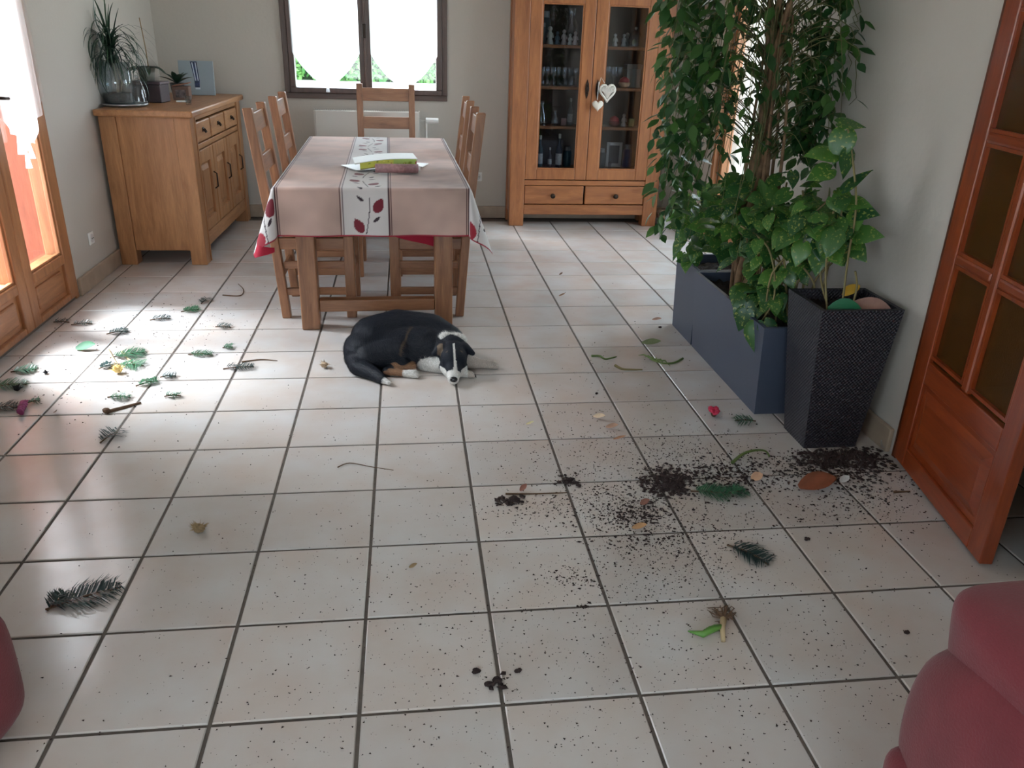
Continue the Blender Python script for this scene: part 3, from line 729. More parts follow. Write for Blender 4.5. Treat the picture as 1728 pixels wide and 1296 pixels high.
setcol(me, cl); link('cover_strip', me, attrmat('magazine_print', .35), mz)
rm = thing('rolled_magazine', 'rolled mauve magazine in front of the green one', 'magazine', (.25, 9.16, PT), .02)
MB().tube([(-.36, 0, .075), (.33, 0, .075)], .072, 14).build('roll', mat('mauve_print', srgb(160,120,122), .4, noise_amt=.25, noise_scale=60), rm, smooth=True)
MB().tube([(.33, .0, .075), (.36, 0, .075)], .05, 10).build('page_edge', WHITE, rm)
MB().box(.0, .34, .03, .18, .002, .012).build('loose_page', WHITE, rm)
wp2 = thing('leaflet', 'thin white leaflet sticking out right of the green magazine', 'paper', (.5, 10.05, PT), -.3)
MB().box(-.2, .22, -.2, .2, 0, .014).build('sheet', WHITE, wp2)

# ------------------------------------------------------------------ display cabinet
cb = thing('display_cabinet', 'tall oak display cabinet with two glazed doors on the back wall', 'cabinet', (2.88, 15.48, 0))
Wc, Dp, Hc = 3.76, .88, 6.3
for x in (0, Wc-.36):
    MB().box(x, x+.36, 0, .3, 0, Hc).build('corner_post', cabwood(), cb, bevel=.015)
    MB().box(x if x == 0 else Wc-.3, x+.3 if x == 0 else Wc, Dp-.2, Dp, 0, Hc).build('rear_post', cabwood(), cb, bevel=.01)
MB().box(.02, .1, .3, Dp-.2, .3, Hc-.05).build('side_panel', cabwood(), cb)
MB().box(Wc-.1, Wc-.02, .3, Dp-.2, .3, Hc-.05).build('side_panel', cabwood(), cb)
MB().box(.3, Wc-.3, Dp-.06, Dp-.02, .3, Hc-.05).build('back_panel', mat('cabinet_back', srgb(78,58,44), .7), cb)
MB().box(-.08, Wc+.08, -.08, Dp, Hc, Hc+.16).build('top', cabwood('x'), cb, bevel=.03)
MB().box(.36, Wc-.36, .02, .12, .28, .52).build('bottom_rail', cabwood('x'), cb, bevel=.012)
MB().box(.36, Wc-.36, .02, .12, 1.0, 1.12).build('middle_rail', cabwood('x'), cb, bevel=.012)
MB().box(.36, Wc-.36, .02, .12, Hc-.3, Hc).build('top_rail', cabwood('x'), cb, bevel=.012)
MB().box(.1, Wc-.1, .14, Dp-.06, .4, .5).build('floor_board', cabwood('x'), cb)
for z in (1.32, 2.31, 3.21, 4.12, 5.05):
    MB().box(.3, Wc-.3, .2, Dp-.08, z, z+.07).build('shelf', cabwood('x'), cb, bevel=.01)
for a, b, kx in ((.37, 1.85, 1.07), (1.89, Wc-.37, 2.66)):
    dr = MB().box(a, b, .03, .1, .54, .985).build('drawer', cabwood('x'), cb, bevel=.02)
    MB().lathe([(.03, 0), (.03, .05), (.06, .07), (.06, .1), (.03, .12)], 12).build('knob', BRONZE, dr, (kx, .03, .75), (H,0,0), smooth=True)
DPT = (0.0, .08)
for a, b, g0, g1, hx_, in ((.36, 1.875, .64, 1.60, 1.77), (1.885, Wc-.36, 2.17, 3.13, 2.02)):
    df = MB().box(a, g0, *DPT, 1.14, Hc-.32).box(g1, b, *DPT, 1.14, Hc-.32).box(g0, g1, *DPT, 1.14, 1.39).box(g0, g1, *DPT, 5.06, Hc-.32)
    door = df.build('door', cabwood(), cb, bevel=.015)
    MB().box(g0-.02, g1+.02, .045, .055, 1.37, 5.08).build('glass_pane', glass('cabinet_glass', (.72,.75,.78,1), .18), door)
    bd = MB()
    bd.box(g0, g0+.03, .02, .05, 1.39, 5.06).box(g1-.03, g1, .02, .05, 1.39, 5.06).box(g0+.03, g1-.03, .02, .05, 1.39, 1.42).box(g0+.03, g1-.03, .02, .05, 5.03, 5.06)
    bd.build('glazing_bead', cabwood(), door)
    MB().prism([(0,.22),(.035,.12),(.05,0),(.035,-.12),(0,-.22),(-.035,-.12),(-.05,0),(-.035,.12)], -.02, 0).build('handle_plate', BRONZE, door, (hx_, 0, 3.25), bevel=.005)
    MB().tube([(hx_, -.02, 3.33), (hx_, -.07, 3.31), (hx_, -.07, 3.2), (hx_, -.03, 3.17)], .018, 8).build('handle', BRONZE, door, smooth=True)
# hearts hanging from the right-hand handle
def heart(n=24):
    o = []
    for i in range(n):
        t = 2*math.pi*i/n; o.append((16*math.sin(t)**3/17, (13*math.cos(t)-5*math.cos(2*t)-2*math.cos(3*t)-math.cos(4*t))/17))
    return o
hw = thing('wicker_heart', 'white wicker heart hanging on the cabinet door handle', 'ornament', (5.06, 15.40, 3.42))
WK = mat('white_wicker', srgb(216,210,200), .8, bump=.4, bump_scale=60)
hp = [(a*.19+.06, -.02, b*.22-.22) for a, b in heart(28)]
MB().tube(hp+[hp[0]], .03, 6).build('rim', WK, hw, smooth=True)
for k in range(11):
    u = -.85+k*.17; zt = .9-.25*abs(u) ; zb = -1.0+1.25*abs(u)
    MB().tube([(.06+u*.19, -.03, -.22+.2*zt*.75), (.06+u*.17, -.06, -.2), (.06+u*.12, -.03, -.22+.2*zb*.8)], .016, 5).build('wicker_strand', WK, hw, smooth=True)
MB().tube([(-.02, .0, -.02), (-.12, -.04, .1), (-.16, -.02, -.1)], .008, 5).build('cord', WK, hw)
hf = thing('fabric_heart', 'plain cream padded heart hanging lower beside the wicker one', 'ornament', (4.90, 15.38, 3.42))
MB().tube([(.0, .0, 0), (-.01, 0, -.4)], .009, 5).build('cord', WK, hf)
hb = MB(); o_ = heart(28); o0 = len(hb.v)
for yy_, sc_ in ((.0, .8), (-.035, 1.0), (-.07, .8)):
    hb.v += [(a*.145*sc_, yy_, b*.15*sc_-.52) for a, b in o_]
for r_ in range(2):
    for i in range(28): hb.f.append((r_*28+i, r_*28+(i+1)%28, (r_+1)*28+(i+1)%28, (r_+1)*28+i))
hb.f += [tuple(range(27, -1, -1)), tuple(56+i for i in range(28))]
hb.build('padded_heart', mat('cream_cotton', srgb(222,214,202), .9, bump=.3, bump_scale=150), hf, smooth=True)

# cabinet contents: (shelf z) everything stands on a shelf
GL = glass('display_glass', (.9,.93,.95,1), 1.0, .08)
def shelf_item(kind, label, x, z, y=15.95, sc=1, group=None, colr=(200,196,188)):
    cat_ = {'wine_glass':'glass','tumbler':'glass','bottle':'bottle','jar':'jar','figurine':'figurine','picture_frame':'picture frame','cloche':'cloche','carafe':'carafe','bowl':'bowl','candle':'candle','box':'box'}[kind]
    t = thing(kind, label, cat_, (x, y, z), 0, group)
    cm = mat('item_%d_%d_%d' % colr, srgb(*colr), .4)
    if kind == 'wine_glass':
        MB().lathe([(.075*sc, 0), (.01*sc, .015*sc), (.01*sc, .17*sc), (.07*sc, .24*sc), (.085*sc, .34*sc), (.07*sc, .42*sc)], 14, cap=False).build('glass_body', GL, t, smooth=True)
        MB().lathe([(.072*sc, 0), (.072*sc, .012)], 14).build('foot', GL, t)
    elif kind == 'tumbler':
        MB().lathe([(.06*sc, 0), (.06*sc, .02), (.075*sc, .25*sc), (.068*sc, .25*sc), (.054*sc, .03)], 14).build('glass_body', GL, t, smooth=True)
    elif kind == 'bottle':
        MB().lathe([(.075*sc, 0), (.08*sc, .03), (.08*sc, .42*sc), (.03*sc, .56*sc), (.028*sc, .72*sc)], 14).build('body', cm, t, smooth=True)
        MB().lathe([(.034*sc, .68*sc), (.034*sc, .78*sc)], 12).build('cap', mat('foil_cap', srgb(200,190,176), .4), t)
        MB().lathe([(.082*sc, .07), (.082*sc, .33*sc)], 14, cap=False).build('paper_label', mat('paper_label', srgb(196,190,184), .7, noise_amt=.25, noise_scale=70), t, smooth=True)
    elif kind == 'jar':
        MB().lathe([(.08*sc, 0), (.09*sc, .04), (.09*sc, .3*sc), (.06*sc, .36*sc)], 14).build('body', cm, t, smooth=True)
        MB().lathe([(.07*sc, .34*sc), (.07*sc, .42*sc)], 14).build('lid', mat('lid_silver', srgb(170,170,168), .3, .8), t)
    elif kind == 'figurine':
        MB().lathe([(.07*sc, 0), (.075*sc, .03), (.045*sc, .1*sc), (.06*sc, .17*sc), (.03*sc, .23*sc)], 10).build('body', cm, t, smooth=True)
        MB().ball((0, 0, .27*sc), .045*sc, 10, 6).build('head', cm, t, smooth=True)
        for s in (-1, 1): MB().tube([(s*.04*sc, -.01, .19*sc), (s*.06*sc, -.05, .12*sc)], [.02*sc, .014*sc], 6).build('arm', cm, t, smooth=True)
    elif kind == 'picture_frame':
        f_ = MB(); w_, h_ = .2, .6
        f_.box(-w_, -w_+.07, -.02, .02, 0, h_).box(w_-.07, w_, -.02, .02, 0, h_).box(-w_+.07, w_-.07, -.02, .02, 0, .09).box(-w_+.07, w_-.07, -.02, .02, h_-.08, h_)
        f_.build('frame', mat('silver_frame', srgb(176,168,164), .4, .3), t, bevel=.01)
        MB().box(-w_+.06, w_-.06, -.005, .005, .08, h_-.07).build('photo', mat('dark_photo', srgb(58,60,66), .3, noise_amt=.6, noise_scale=14), t)
        MB().bar((0, .02, .4), (0, .15, 0.01), .1, .01).build('easel', MATS['silver_frame'], t)
    elif kind == 'cloche':
        MB().lathe([(.16, .02), (.16, .2), (.13, .3), (.06, .36), (.01, .38)], 18, cap=False).build('glass_dome', GL, t, smooth=True)
        MB().ball((0, 0, .41), .035, 10, 6).build('knob', mat('pearl', srgb(225,220,210), .3), t, smooth=True)
        MB().lathe([(.18, 0), (.18, .02)], 18).build('base', cm, t)
        MB().ball((-.02, 0, .1), (.05, .04, .08), 8, 6).build('flower_ornament', mat('ornament_yellow', srgb(206,200,140), .6), t, smooth=True)
    elif kind == 'carafe':
        MB().lathe([(.1*sc, 0), (.12*sc, .08), (.1*sc, .2*sc), (.04*sc, .32*sc), (.06*sc, .42*sc)], 14, cap=False).build('glass_body', GL, t, smooth=True)
        MB().lathe([(.1*sc, 0), (.1*sc, .012)], 14).build('base', GL, t)
    elif kind == 'bowl':
        MB().lathe([(.06*sc, 0), (.12*sc, .04), (.15*sc, .1*sc), (.12*sc, .14*sc), (.02, .16*sc)], 16).build('bowl_body', cm, t, smooth=True)
        MB().lathe([(.14*sc, .09*sc), (.11*sc, .2*sc), (.03*sc, .25*sc)], 16).build('lid', mat('red_lid', srgb(176,52,56), .4), t, smooth=True)
    elif kind == 'candle':
        MB().lathe([(.05*sc, 0), (.05*sc, .12*sc)], 12).build('wax', cm, t, smooth=True)
        MB().tube([(0, 0, .12*sc), (0, 0, .16*sc)], .008, 5).build('wick', mat('hole_black', (0,0,0,1)), t)
    elif kind == 'box':
        MB().box(-.1*sc, .1*sc, -.1*sc, .1*sc, 0, .24*sc).build('carton', cm, t, bevel=.01)
        MB().box(-.105*sc, .105*sc, -.105*sc, .105*sc, .24*sc, .3*sc).build('lid', MATS['lid_silver'] if 'lid_silver' in MATS else cm, t, bevel=.01)
    return t
z5, z4, z3, z2, z1 = 5.12, 4.19, 3.28, 2.38, 1.39
SI = shelf_item
SI('jar', 'grey glass jar with lid at the left end of the upper figurine shelf', 3.62, z4, sc=1.1, colr=(110,120,122), y=16.1)
SI('figurine', 'tall pale figurine pair left on the upper shelf', 3.78, z4, sc=1.25, colr=(196,190,176))
SI('figurine', 'small grey blue figurine beside the pale pair', 3.96, z4, sc=.9, colr=(120,136,146))
SI('figurine', 'white figurine with pink tint centre left upper shelf', 4.12, z4, sc=1.05, colr=(206,190,190))
SI('figurine', 'white figurine standing third from the left door post', 4.24, z4, sc=.8, colr=(214,214,208), y=15.8)
SI('figurine', 'white and pink figurine near the middle of the upper shelf', 4.36, z4, sc=.95, colr=(222,206,204), y=15.8)
SI('carafe', 'tall clear glass carafe behind the upper shelf figurines', 4.33, z4, sc=1.9, y=16.15)
SI('jar', 'tall grey glass jar at the far left of the upper shelf', 3.68, z4, sc=1.7, colr=(80,90,94), y=16.22)
SI('figurine', 'brown grey figurine left in the right upper shelf', 5.15, z4, sc=.75, colr=(150,140,130))
SI('figurine', 'cream angel figurine in the right upper shelf', 5.35, z4, sc=.9, colr=(216,208,196))
SI('figurine', 'pale grey figurine just left of the glass dome', 5.56, z4, sc=.9, colr=(186,184,180))
SI('figurine', 'grey figurine close against the glass dome', 5.68, z4, sc=1.0, colr=(160,160,158), y=16.1)
SI('cloche', 'glass dome with pearl knob over a small flower', 5.84, z4, y=15.95, colr=(150,120,90))
ORD = ['first', 'second', 'third', 'fourth', 'fifth', 'sixth', 'seventh']
for k in range(7):
    SI('wine_glass', ORD[k]+' stemmed glass from the left behind the left cabinet door', 3.62+k*.135, z3, y=15.85+.12*(k % 2), sc=1.0, group='stemmed glasses behind the left door')
for k in range(6):
    SI('tumbler', ORD[k]+' small tumbler from the left at the back of the stemmed glass shelf', 3.68+k*.14, z3, y=16.15, sc=.9, group='tumblers at the back of the glass shelf')
for k in range(4):
    SI('wine_glass', ORD[k]+' stemmed glass from the left behind the right cabinet door', 5.12+k*.14, z3, y=15.95+.1*(k % 2), sc=1.1, group='stemmed glasses behind the right door')
SI('bowl', 'small bowl with red lid on the glass shelf', 5.62, z3, y=15.8, sc=1.0, colr=(206,160,120))
SI('box', 'pale grey patterned carton at the right of the glass shelf', 5.88, z3, y=16.12, sc=1.75, colr=(176,186,180))
SI('carafe', 'clear glass carafe at the left of the third shelf', 3.66, z2, sc=1.3)
SI('carafe', 'short clear glass carafe centre of the third shelf', 4.0, z2, sc=.8)
SI('candle', 'pink white candle in the left third shelf', 4.22, z2, sc=1.3, colr=(210,170,166))
SI('bottle', 'slim grey bottle at the right of the left third shelf', 4.38, z2, sc=.8, colr=(120,116,110), y=16.0)
SI('candle', 'cream tealight at the left of the right third shelf', 5.14, z2, sc=1.0, colr=(226,196,150))
SI('bowl', 'dark red lidded pot in the right third shelf', 5.48, z2, sc=.95, colr=(120,40,36))
SI('figurine', 'pale flower figurine beside the dark red pot', 5.72, z2, sc=.95, colr=(196,180,176))
SI('candle', 'yellow cream candle at the right end of the third shelf', 5.92, z2, sc=1.5, colr=(214,196,130))
SI('bottle', 'green blue bottle at the left of the bottom shelf', 3.66, z1, sc=.95, colr=(40,62,66))
SI('bottle', 'short bottle with pale label left of the wine bottle', 3.9, z1, sc=.6, colr=(90,76,76), y=15.85)
SI('bottle', 'dark wine bottle with white label and pale cap', 4.12, z1, sc=1.02, colr=(28,26,38), y=15.82)
SI('jar', 'teal blue canister right of the wine bottle', 4.36, z1, sc=1.15, colr=(40,80,92), y=16.0)
SI('jar', 'dark glass jar with chrome fittings left of the photo frame', 5.2, z1, sc=1.1, colr=(60,60,58), y=15.85)
SI('picture_frame', 'silver framed photograph standing on the bottom shelf', 5.55, z1, y=16.0)
SI('tumbler', 'small clear tumbler in front of the silver frame', 5.42, z1, y=15.82, sc=.6)
SI('jar', 'blue jar with silver lid right of the photo frame', 5.9, z1, sc=1.3, colr=(52,70,110), y=16.0)

# ------------------------------------------------------------------ sideboard
sb = thing('sideboard', 'honey oak sideboard with three drawers and three doors on the left', 'sideboard', (-5.18, 11.85, 0), math.radians(-1.2))
Ws, Ls, Hs = 1.62, 4.35, 2.78       # depth along x, length along y
for x in (0, Ws-.3):
    for y in (0, Ls-.3):
        MB().box(x, x+.3, y, y+.3, 0, Hs).build('post', oak(), sb, bevel=.015)
MB().box(.3, Ws-.3, .04, .12, .28, Hs).build('side_panel', oak(), sb, bevel=.01)
MB().box(.3, Ws-.3, Ls-.12, Ls-.04, .28, Hs).build('side_panel', oak(), sb, bevel=.01)
MB().box(.04, .1, .3, Ls-.3, .28, Hs).build('back_panel', oak(), sb)
MB().box(.1, Ws-.1, .12, Ls-.12, .3, .38).build('floor_board', oak('y'), sb)
MB().box(-.04, Ws+.08, -.1, Ls+.1, Hs, Hs+.12).build('top', oak('y'), sb, bevel=.03)
MB().box(Ws-.14, Ws-.04, .3, Ls-.3, .28, .55).build('bottom_rail', oak('y'), sb, bevel=.012)
MB().box(Ws-.14, Ws-.04, .3, Ls-.3, 2.14, 2.24).build('middle_rail', oak('y'), sb, bevel=.012)
MB().box(Ws-.14, Ws-.04, .3, Ls-.3, 2.68, Hs).build('top_rail', oak('y'), sb, bevel=.012)
MB().box(Ws+.0, Ws+.02, .28, .32, 0.02, Hs-.02).build('post_bead', oak(), sb)
w3 = (Ls-.6)/3
for k in range(3):
    a, b = .3+k*w3+.02, .3+(k+1)*w3-.02
    dr = MB().box(Ws-.12, Ws-.02, a+.03, b-.03, 2.27, 2.65).build('drawer', oak('y'), sb, bevel=.025)
    MB().box(Ws-.02, Ws-.005, (a+b)/2-.06, (a+b)/2+.06, 2.44, 2.52).build('handle_plate', BRONZE, dr, bevel=.004)
    MB().tube([(Ws-.0, (a+b)/2-.05, 2.49), (Ws+.04, (a+b)/2-.04, 2.43), (Ws+.04, (a+b)/2+.04, 2.43), (Ws, (a+b)/2+.05, 2.49)], .014, 6).build('pull', BRONZE, dr, smooth=True)
    df = MB().box(Ws-.12, Ws-.03, a, a+.24, .57, 2.12).box(Ws-.12, Ws-.03, b-.24, b, .57, 2.12).box(Ws-.12, Ws-.03, a+.24, b-.24, .57, .8).box(Ws-.12, Ws-.03, a+.24, b-.24, 1.86, 2.12)
    door = df.build('door', oak(), sb, bevel=.015)
    MB().box(Ws-.12, Ws-.09, a+.22, b-.22, .78, 1.88).build('recessed_panel', oak(), door)
    MB().frustum([(Ws-.09, a+.28, .86), (Ws-.09, b-.28, .86), (Ws-.09, b-.28, 1.8), (Ws-.09, a+.28, 1.8)], [(Ws-.05, a+.36, .94), (Ws-.05, b-.36, .94), (Ws-.05, b-.36, 1.72), (Ws-.05, a+.36, 1.72)]).build('raised_field', oak(), door)
    MB().tube([(Ws-.03, b-.12, 1.6), (Ws+.03, b-.12, 1.56), (Ws+.03, b-.12, 1.3), (Ws-.03, b-.12, 1.26)], .016, 6).build('handle', BRONZE, door, smooth=True)

# things on the sideboard (top at z = 2.90)
ZT = 2.905
CG = glass('vase_glass', (.86,.9,.92,1), .45, .03)
pl = thing('tray', 'round silver grey tray under the glass vase', 'tray', (-4.88, 12.55, ZT))
MB().lathe([(.0, 0), (.34, 0), (.40, .02), (.42, .05), (.40, .05), (.34, .025), (0, .025)], 32).build('dish', mat('pewter', srgb(176,178,180), .3, .7), pl, smooth=True)
va = thing('glass_vase', 'large clear glass vase holding the arching green plant', 'vase', (-5.0, 12.6, ZT+.03))
MB().lathe([(.02, .02), (.25, .02), (.25, 0), (.28, .0), (.28, .74), (.265, .74), (.265, .05)], 28, cap=False).build('cylinder', CG, va, smooth=True)
MB().lathe([(.24, .03), (.24, .2)], 20).build('gravel', mat('vase_gravel', srgb(92,88,80), .8, noise_amt=.5, noise_scale=90), va)
sp = thing('arching_plant', 'spiky arching green plant in the glass vase on the sideboard', 'plant', (-5.0, 12.6, ZT+.1))
GRS = leafmat('blade_green', srgb(58,84,62), srgb(34,58,50), transl=.2)
MB().tube([(0, 0, 0), (.02, .01, .35), (-.02, 0, .75)], [.03, .025, .03], 7).build('stem', mat('pale_root', srgb(188,180,160), .7), sp, smooth=True)
MB().tube([(.03, 0, .05), (.1, .02, .3), (.02, 0, .7)], .01, 5).build('root', MATS['pale_root'], sp, smooth=True)
rb = random.Random(11)
for k in range(150):
    ph = rb.uniform(0, 2*math.pi); up = rb.random(); Ln = rb.uniform(.65, 1.2); el = rb.uniform(.1, 1.45) if k > 16 else rb.uniform(1.1, 1.5)
    hz = rb.uniform(.55, 1.05); b_ = MB(); n_ = 9; dirh = Vector((math.cos(ph), math.sin(ph), 0)); side = Vector((-math.sin(ph), math.cos(ph), 0))
    p = Vector((-.02, 0, hz)); e_ = el; w0 = rb.uniform(.013, .022); curl = rb.uniform(.2, .36) if k > 16 else rb.uniform(.04, .13)
    for i in range(n_+1):
        t = i/n_; w_ = w0*(1-t)**.6+.002; b_.v += [tuple(p-side*w_), tuple(p+side*w_)]
        d_ = dirh*math.cos(e_)+Vector((0, 0, math.sin(e_))); p = p+d_*(Ln/n_); e_ -= curl
        if (Vector((-5.0+p.x, 0, 0)).x) < XL+.03: p.x = XL+.03+5.0
    b_.f = [(2*i, 2*i+1, 2*i+3, 2*i+2) for i in range(n_)]
    b_.build('leaf', GRS, sp, smooth=True, fix=False)
bh = thing('ribbed_jar', 'small ribbed clear glass jar beside the vase', 'jar', (-4.72, 12.9, ZT+.002))
pr = []
for i in range(14):
    t = i/13; r_ = .15*(1-.5*t**2)+(.008 if i % 2 else -.006); pr.append((r_, .02+t*.42))
MB().lathe([(.15, 0)]+pr+[(.02, .47)], 22, cap=False).build('ribbed_body', CG, bh, smooth=True)
MB().ball((0, 0, .5), .035, 10, 6).build('knob', CG, bh, smooth=True)
bx = thing('storage_box', 'dark brown box on the sideboard beneath the orchid', 'box', (-4.70, 13.6, ZT), -.1)
MB().box(-.3, .3, -.24, .24, 0, .34).build('body', mat('dark_box', srgb(62,50,54), .5), bx, bevel=.015)
MB().box(-.315, .315, -.255, .255, .34, .39).build('lid', mat('dark_box_lid', srgb(84,72,78), .45), bx, bevel=.01)
b2 = thing('card_box', 'small brown flap box with dark floral sticker', 'box', (-4.27, 14.35, ZT), .1)
MB().box(-.16, .16, -.2, .2, 0, .26).build('body', mat('brown_card', srgb(110,84,72), .7), b2, bevel=.01)
MB().bar((-.16, 0, .27), (.17, 0, .33), .4, .015).build('flap', mat('tan_card', srgb(140,92,70), .7), b2)
MB().box(-.1, .1, -.206, -.2, .05, .2).build('sticker', mat('floral_print', srgb(96,84,84), .6, noise_amt=.9, noise_scale=50), b2)
bpy.data.objects['sticker'].parent = b2
ok = thing('orchid_pot', 'leafy orchid without flowers in a pale pot on the dark box', 'plant', (-4.72, 13.62, ZT+.395))
MB().lathe([(.13, 0), (.17, .25), (.16, .25), (.12, .03)], 18).build('pot', mat('pale_pot', srgb(120,118,108), .5), ok, smooth=True)
LF2 = leafmat('orchid_leaf', srgb(52,74,58), srgb(36,56,46), transl=.1)
def broadleaf(L_, W_, droop, n=8):
    b_ = MB()
    for i in range(n+1):
        t = i/n; w_ = W_*math.sin(math.pi*min(1, t*.92+.06))**.8*.5; x = L_*t; z = .18*L_*math.sin(t*math.pi*.6)-droop*t*t
        b_.v += [(x, -w_, z+.15*w_), (x, 0, z-.15*w_), (x, w_, z+.15*w_)]
    for i in range(n): b_.f += [(3*i, 3*i+3, 3*i+4, 3*i+1), (3*i+1, 3*i+4, 3*i+5, 3*i+2)]
    return b_
for k in range(8):
    broadleaf(.36+.08*(k % 3), .13, .18).build('leaf', LF2, ok, (0, 0, .24), (0, 0, k*.82+.2), smooth=True, fix=False)
MB().tube([(.05, 0, .2), (.04, .02, .6), (.0, .03, 1.15)], [.014, .012, .01], 6).build('flower_stake', mat('bamboo', srgb(150,126,92), .6), ok)
po2 = thing('small_pot_plant', 'dark leafed plant on the sideboard beside the grey picture', 'plant', (-4.45, 14.75, ZT))
MB().lathe([(.11, 0), (.15, .3), (.14, .3), (.1, .03)], 16).build('pot', mat('dark_pot', srgb(60,58,58), .5), po2, smooth=True)
for k in range(9):
    broadleaf(.3+.05*(k % 3), .14, .04).build('leaf', LF2, po2, (0, 0, .28), (0, -.9+.3*(k % 3), k*.75), smooth=True, fix=False)
pc = thing('canvas_picture', 'pale blue grey canvas with a dark blue narrow print', 'picture', (-4.22, 15.5, ZT+.01), .0)
pc.rotation_euler = (-.12, 0, math.radians(2))
MB().box(-.37, .37, 0, .06, 0, .72).build('canvas', mat('canvas_grey', srgb(150,162,170), .8), pc, bevel=.008)
MB().prism([(-.11,.7),(.03,.7),(.06,.3),(.05,.16),(-.05,.16),(-.05,.34)], -.004, -.001).build('print', mat('print_blue', srgb(44,58,92), .6, noise_amt=.9, noise_scale=30), pc)
for a_, b_ in (((-.07,.68), (-.02,.3)), ((-.0,.68), (.03,.3))):
    MB().bar((a_[0], -.006, a_[1]), (b_[0], -.006, b_[1]), .02, .003, up=(0,1,0)).build('print_highlight', mat('print_white', srgb(200,214,226), .6), pc)
MB().box(-.04, .06, -.006, -.003, .12, .16).build('print_highlight', MATS['print_white'], pc)
sg = thing('candle_glass', 'little clear faceted glass near the sideboard front edge', 'glass', (-3.86, 13.1, ZT))
MB().lathe([(.055, 0), (.055, .02), (.07, .16), (.062, .16), (.04, .03)], 8).build('glass_body', CG, sg)
nt_ = thing('note_card', 'small white card lying on the sideboard by the brown box', 'card', (-4.15, 13.75, ZT), .2)
MB().box(-.1, .1, -.1, .1, 0, .02).build('card', WHITE, nt_)
# cloths and boxes on the floor right of the cabinet
f1 = thing('folded_cloth', 'white folded cloth with dark strap on the floor beside the cabinet', 'cloth', (7.08, 15.5, 0))
MB().box(-.38, .38, -.3, .3, 0, .17).build('folds', mat('white_cotton', srgb(214,216,222), .9, bump=.4, bump_scale=25), f1, bevel=.06)
MB().box(.1, .14, -.31, .31, .005, .18).build('strap', mat('strap_dark', srgb(40,40,48), .7), f1)
f2 = thing('beige_bag', 'beige folded bag lying on top of the white cloth', 'bag', (7.06, 15.55, .18), .1)
MB().box(-.34, .34, -.24, .24, 0, .2).build('body', mat('beige_bag', srgb(170,146,126), .8, bump=.4, bump_scale=20), f2, bevel=.07)

# ------------------------------------------------------------------ sofas
SOFA = mat('red_upholstery', srgb(114,38,46), .85, noise_amt=.12, noise_scale=9, bump=.3, bump_scale=220, sheen=.15)
def cushion(cx_, cy_, cz_, ax, ay, az, e=.45, e2=None, n=28, m=18, wob=.02, seed=0):
    e2 = e2 or e; b_ = MB(); rn = random.Random(seed); ph = [rn.uniform(0, 6) for _ in range(4)]
    sp_ = lambda v, p_: math.copysign(abs(v)**p_, v)
    for i in range(m+1):
        la = -math.pi/2+math.pi*i/m
        for k in range(n):
            lo = 2*math.pi*k/n
            w_ = 1+wob*(math.sin(3*lo+ph[0])+math.sin(5*la+ph[1])+math.sin(2*lo+4*la+ph[2]))
            b_.v.append((cx_+ax*sp_(math.cos(la), e2)*sp_(math.cos(lo), e)*w_, cy_+ay*sp_(math.cos(la), e2)*sp_(math.sin(lo), e)*w_, cz_+az*sp_(math.sin(la), e2)*w_))
    for i in range(m):
        for k in range(n):
            k2 = (k+1) % n; b_.f.append((i*n+k, i*n+k2, (i+1)*n+k2, (i+1)*n+k))
    return b_
def sofa(label, x, y, rz, mirror=1):
    t = thing('sofa', label, 'sofa', (x, y, 0), rz); s = mirror
    # origin: outer front corner of the arm that shows; body extends to +x*s and -y
    cushion(s*.66, -1.33, 1.15, .45, 1.33, .70, .7, .8, seed=1).build('arm', SOFA, t, smooth=True, sub=1)
    cushion(s*.92, -1.30, 1.66, .54, 1.36, .32, .45, .6, seed=2).build('arm_cushion', SOFA, t, smooth=True, sub=1)
    cushion(s*.62, -1.38, .52, .42, 1.25, .5, .4, .4, seed=8).build('arm_base', SOFA, t, smooth=True, sub=1)
    cushion(s*1.65, -1.4, .55, 1.0, 1.2, .5, .25, .25, seed=3).build('base', SOFA, t, smooth=True)
    cushion(s*1.65, -1.25, 1.2, 0.8, 1.2, .28, .3, .5, seed=4).build('seat_cushion', SOFA, t, smooth=True)
    cushion(s*1.65, -2.5, 1.7, 0.9, .4, .95, .35, .4, seed=5).build('back_cushion', SOFA, t, smooth=True)
    cushion(s*2.75, -1.35, .95, .44, 1.35, .93, .35, .3, seed=6).build('arm', SOFA, t, smooth=True)
    for a_ in (.5, 2.7):
        for b_ in (-.5, -2.4): MB().box(s*a_-.08, s*a_+.08, b_-.08, b_+.08, 0, .1).build('foot', chairwood(), t)
    return t
sofa('red upholstered armchair with rounded arm at the lower right corner', 2.60, -1.18, 0, 1)
sofa('red upholstered armchair only just showing at the left edge', -1.79, .22, -.46, -1)

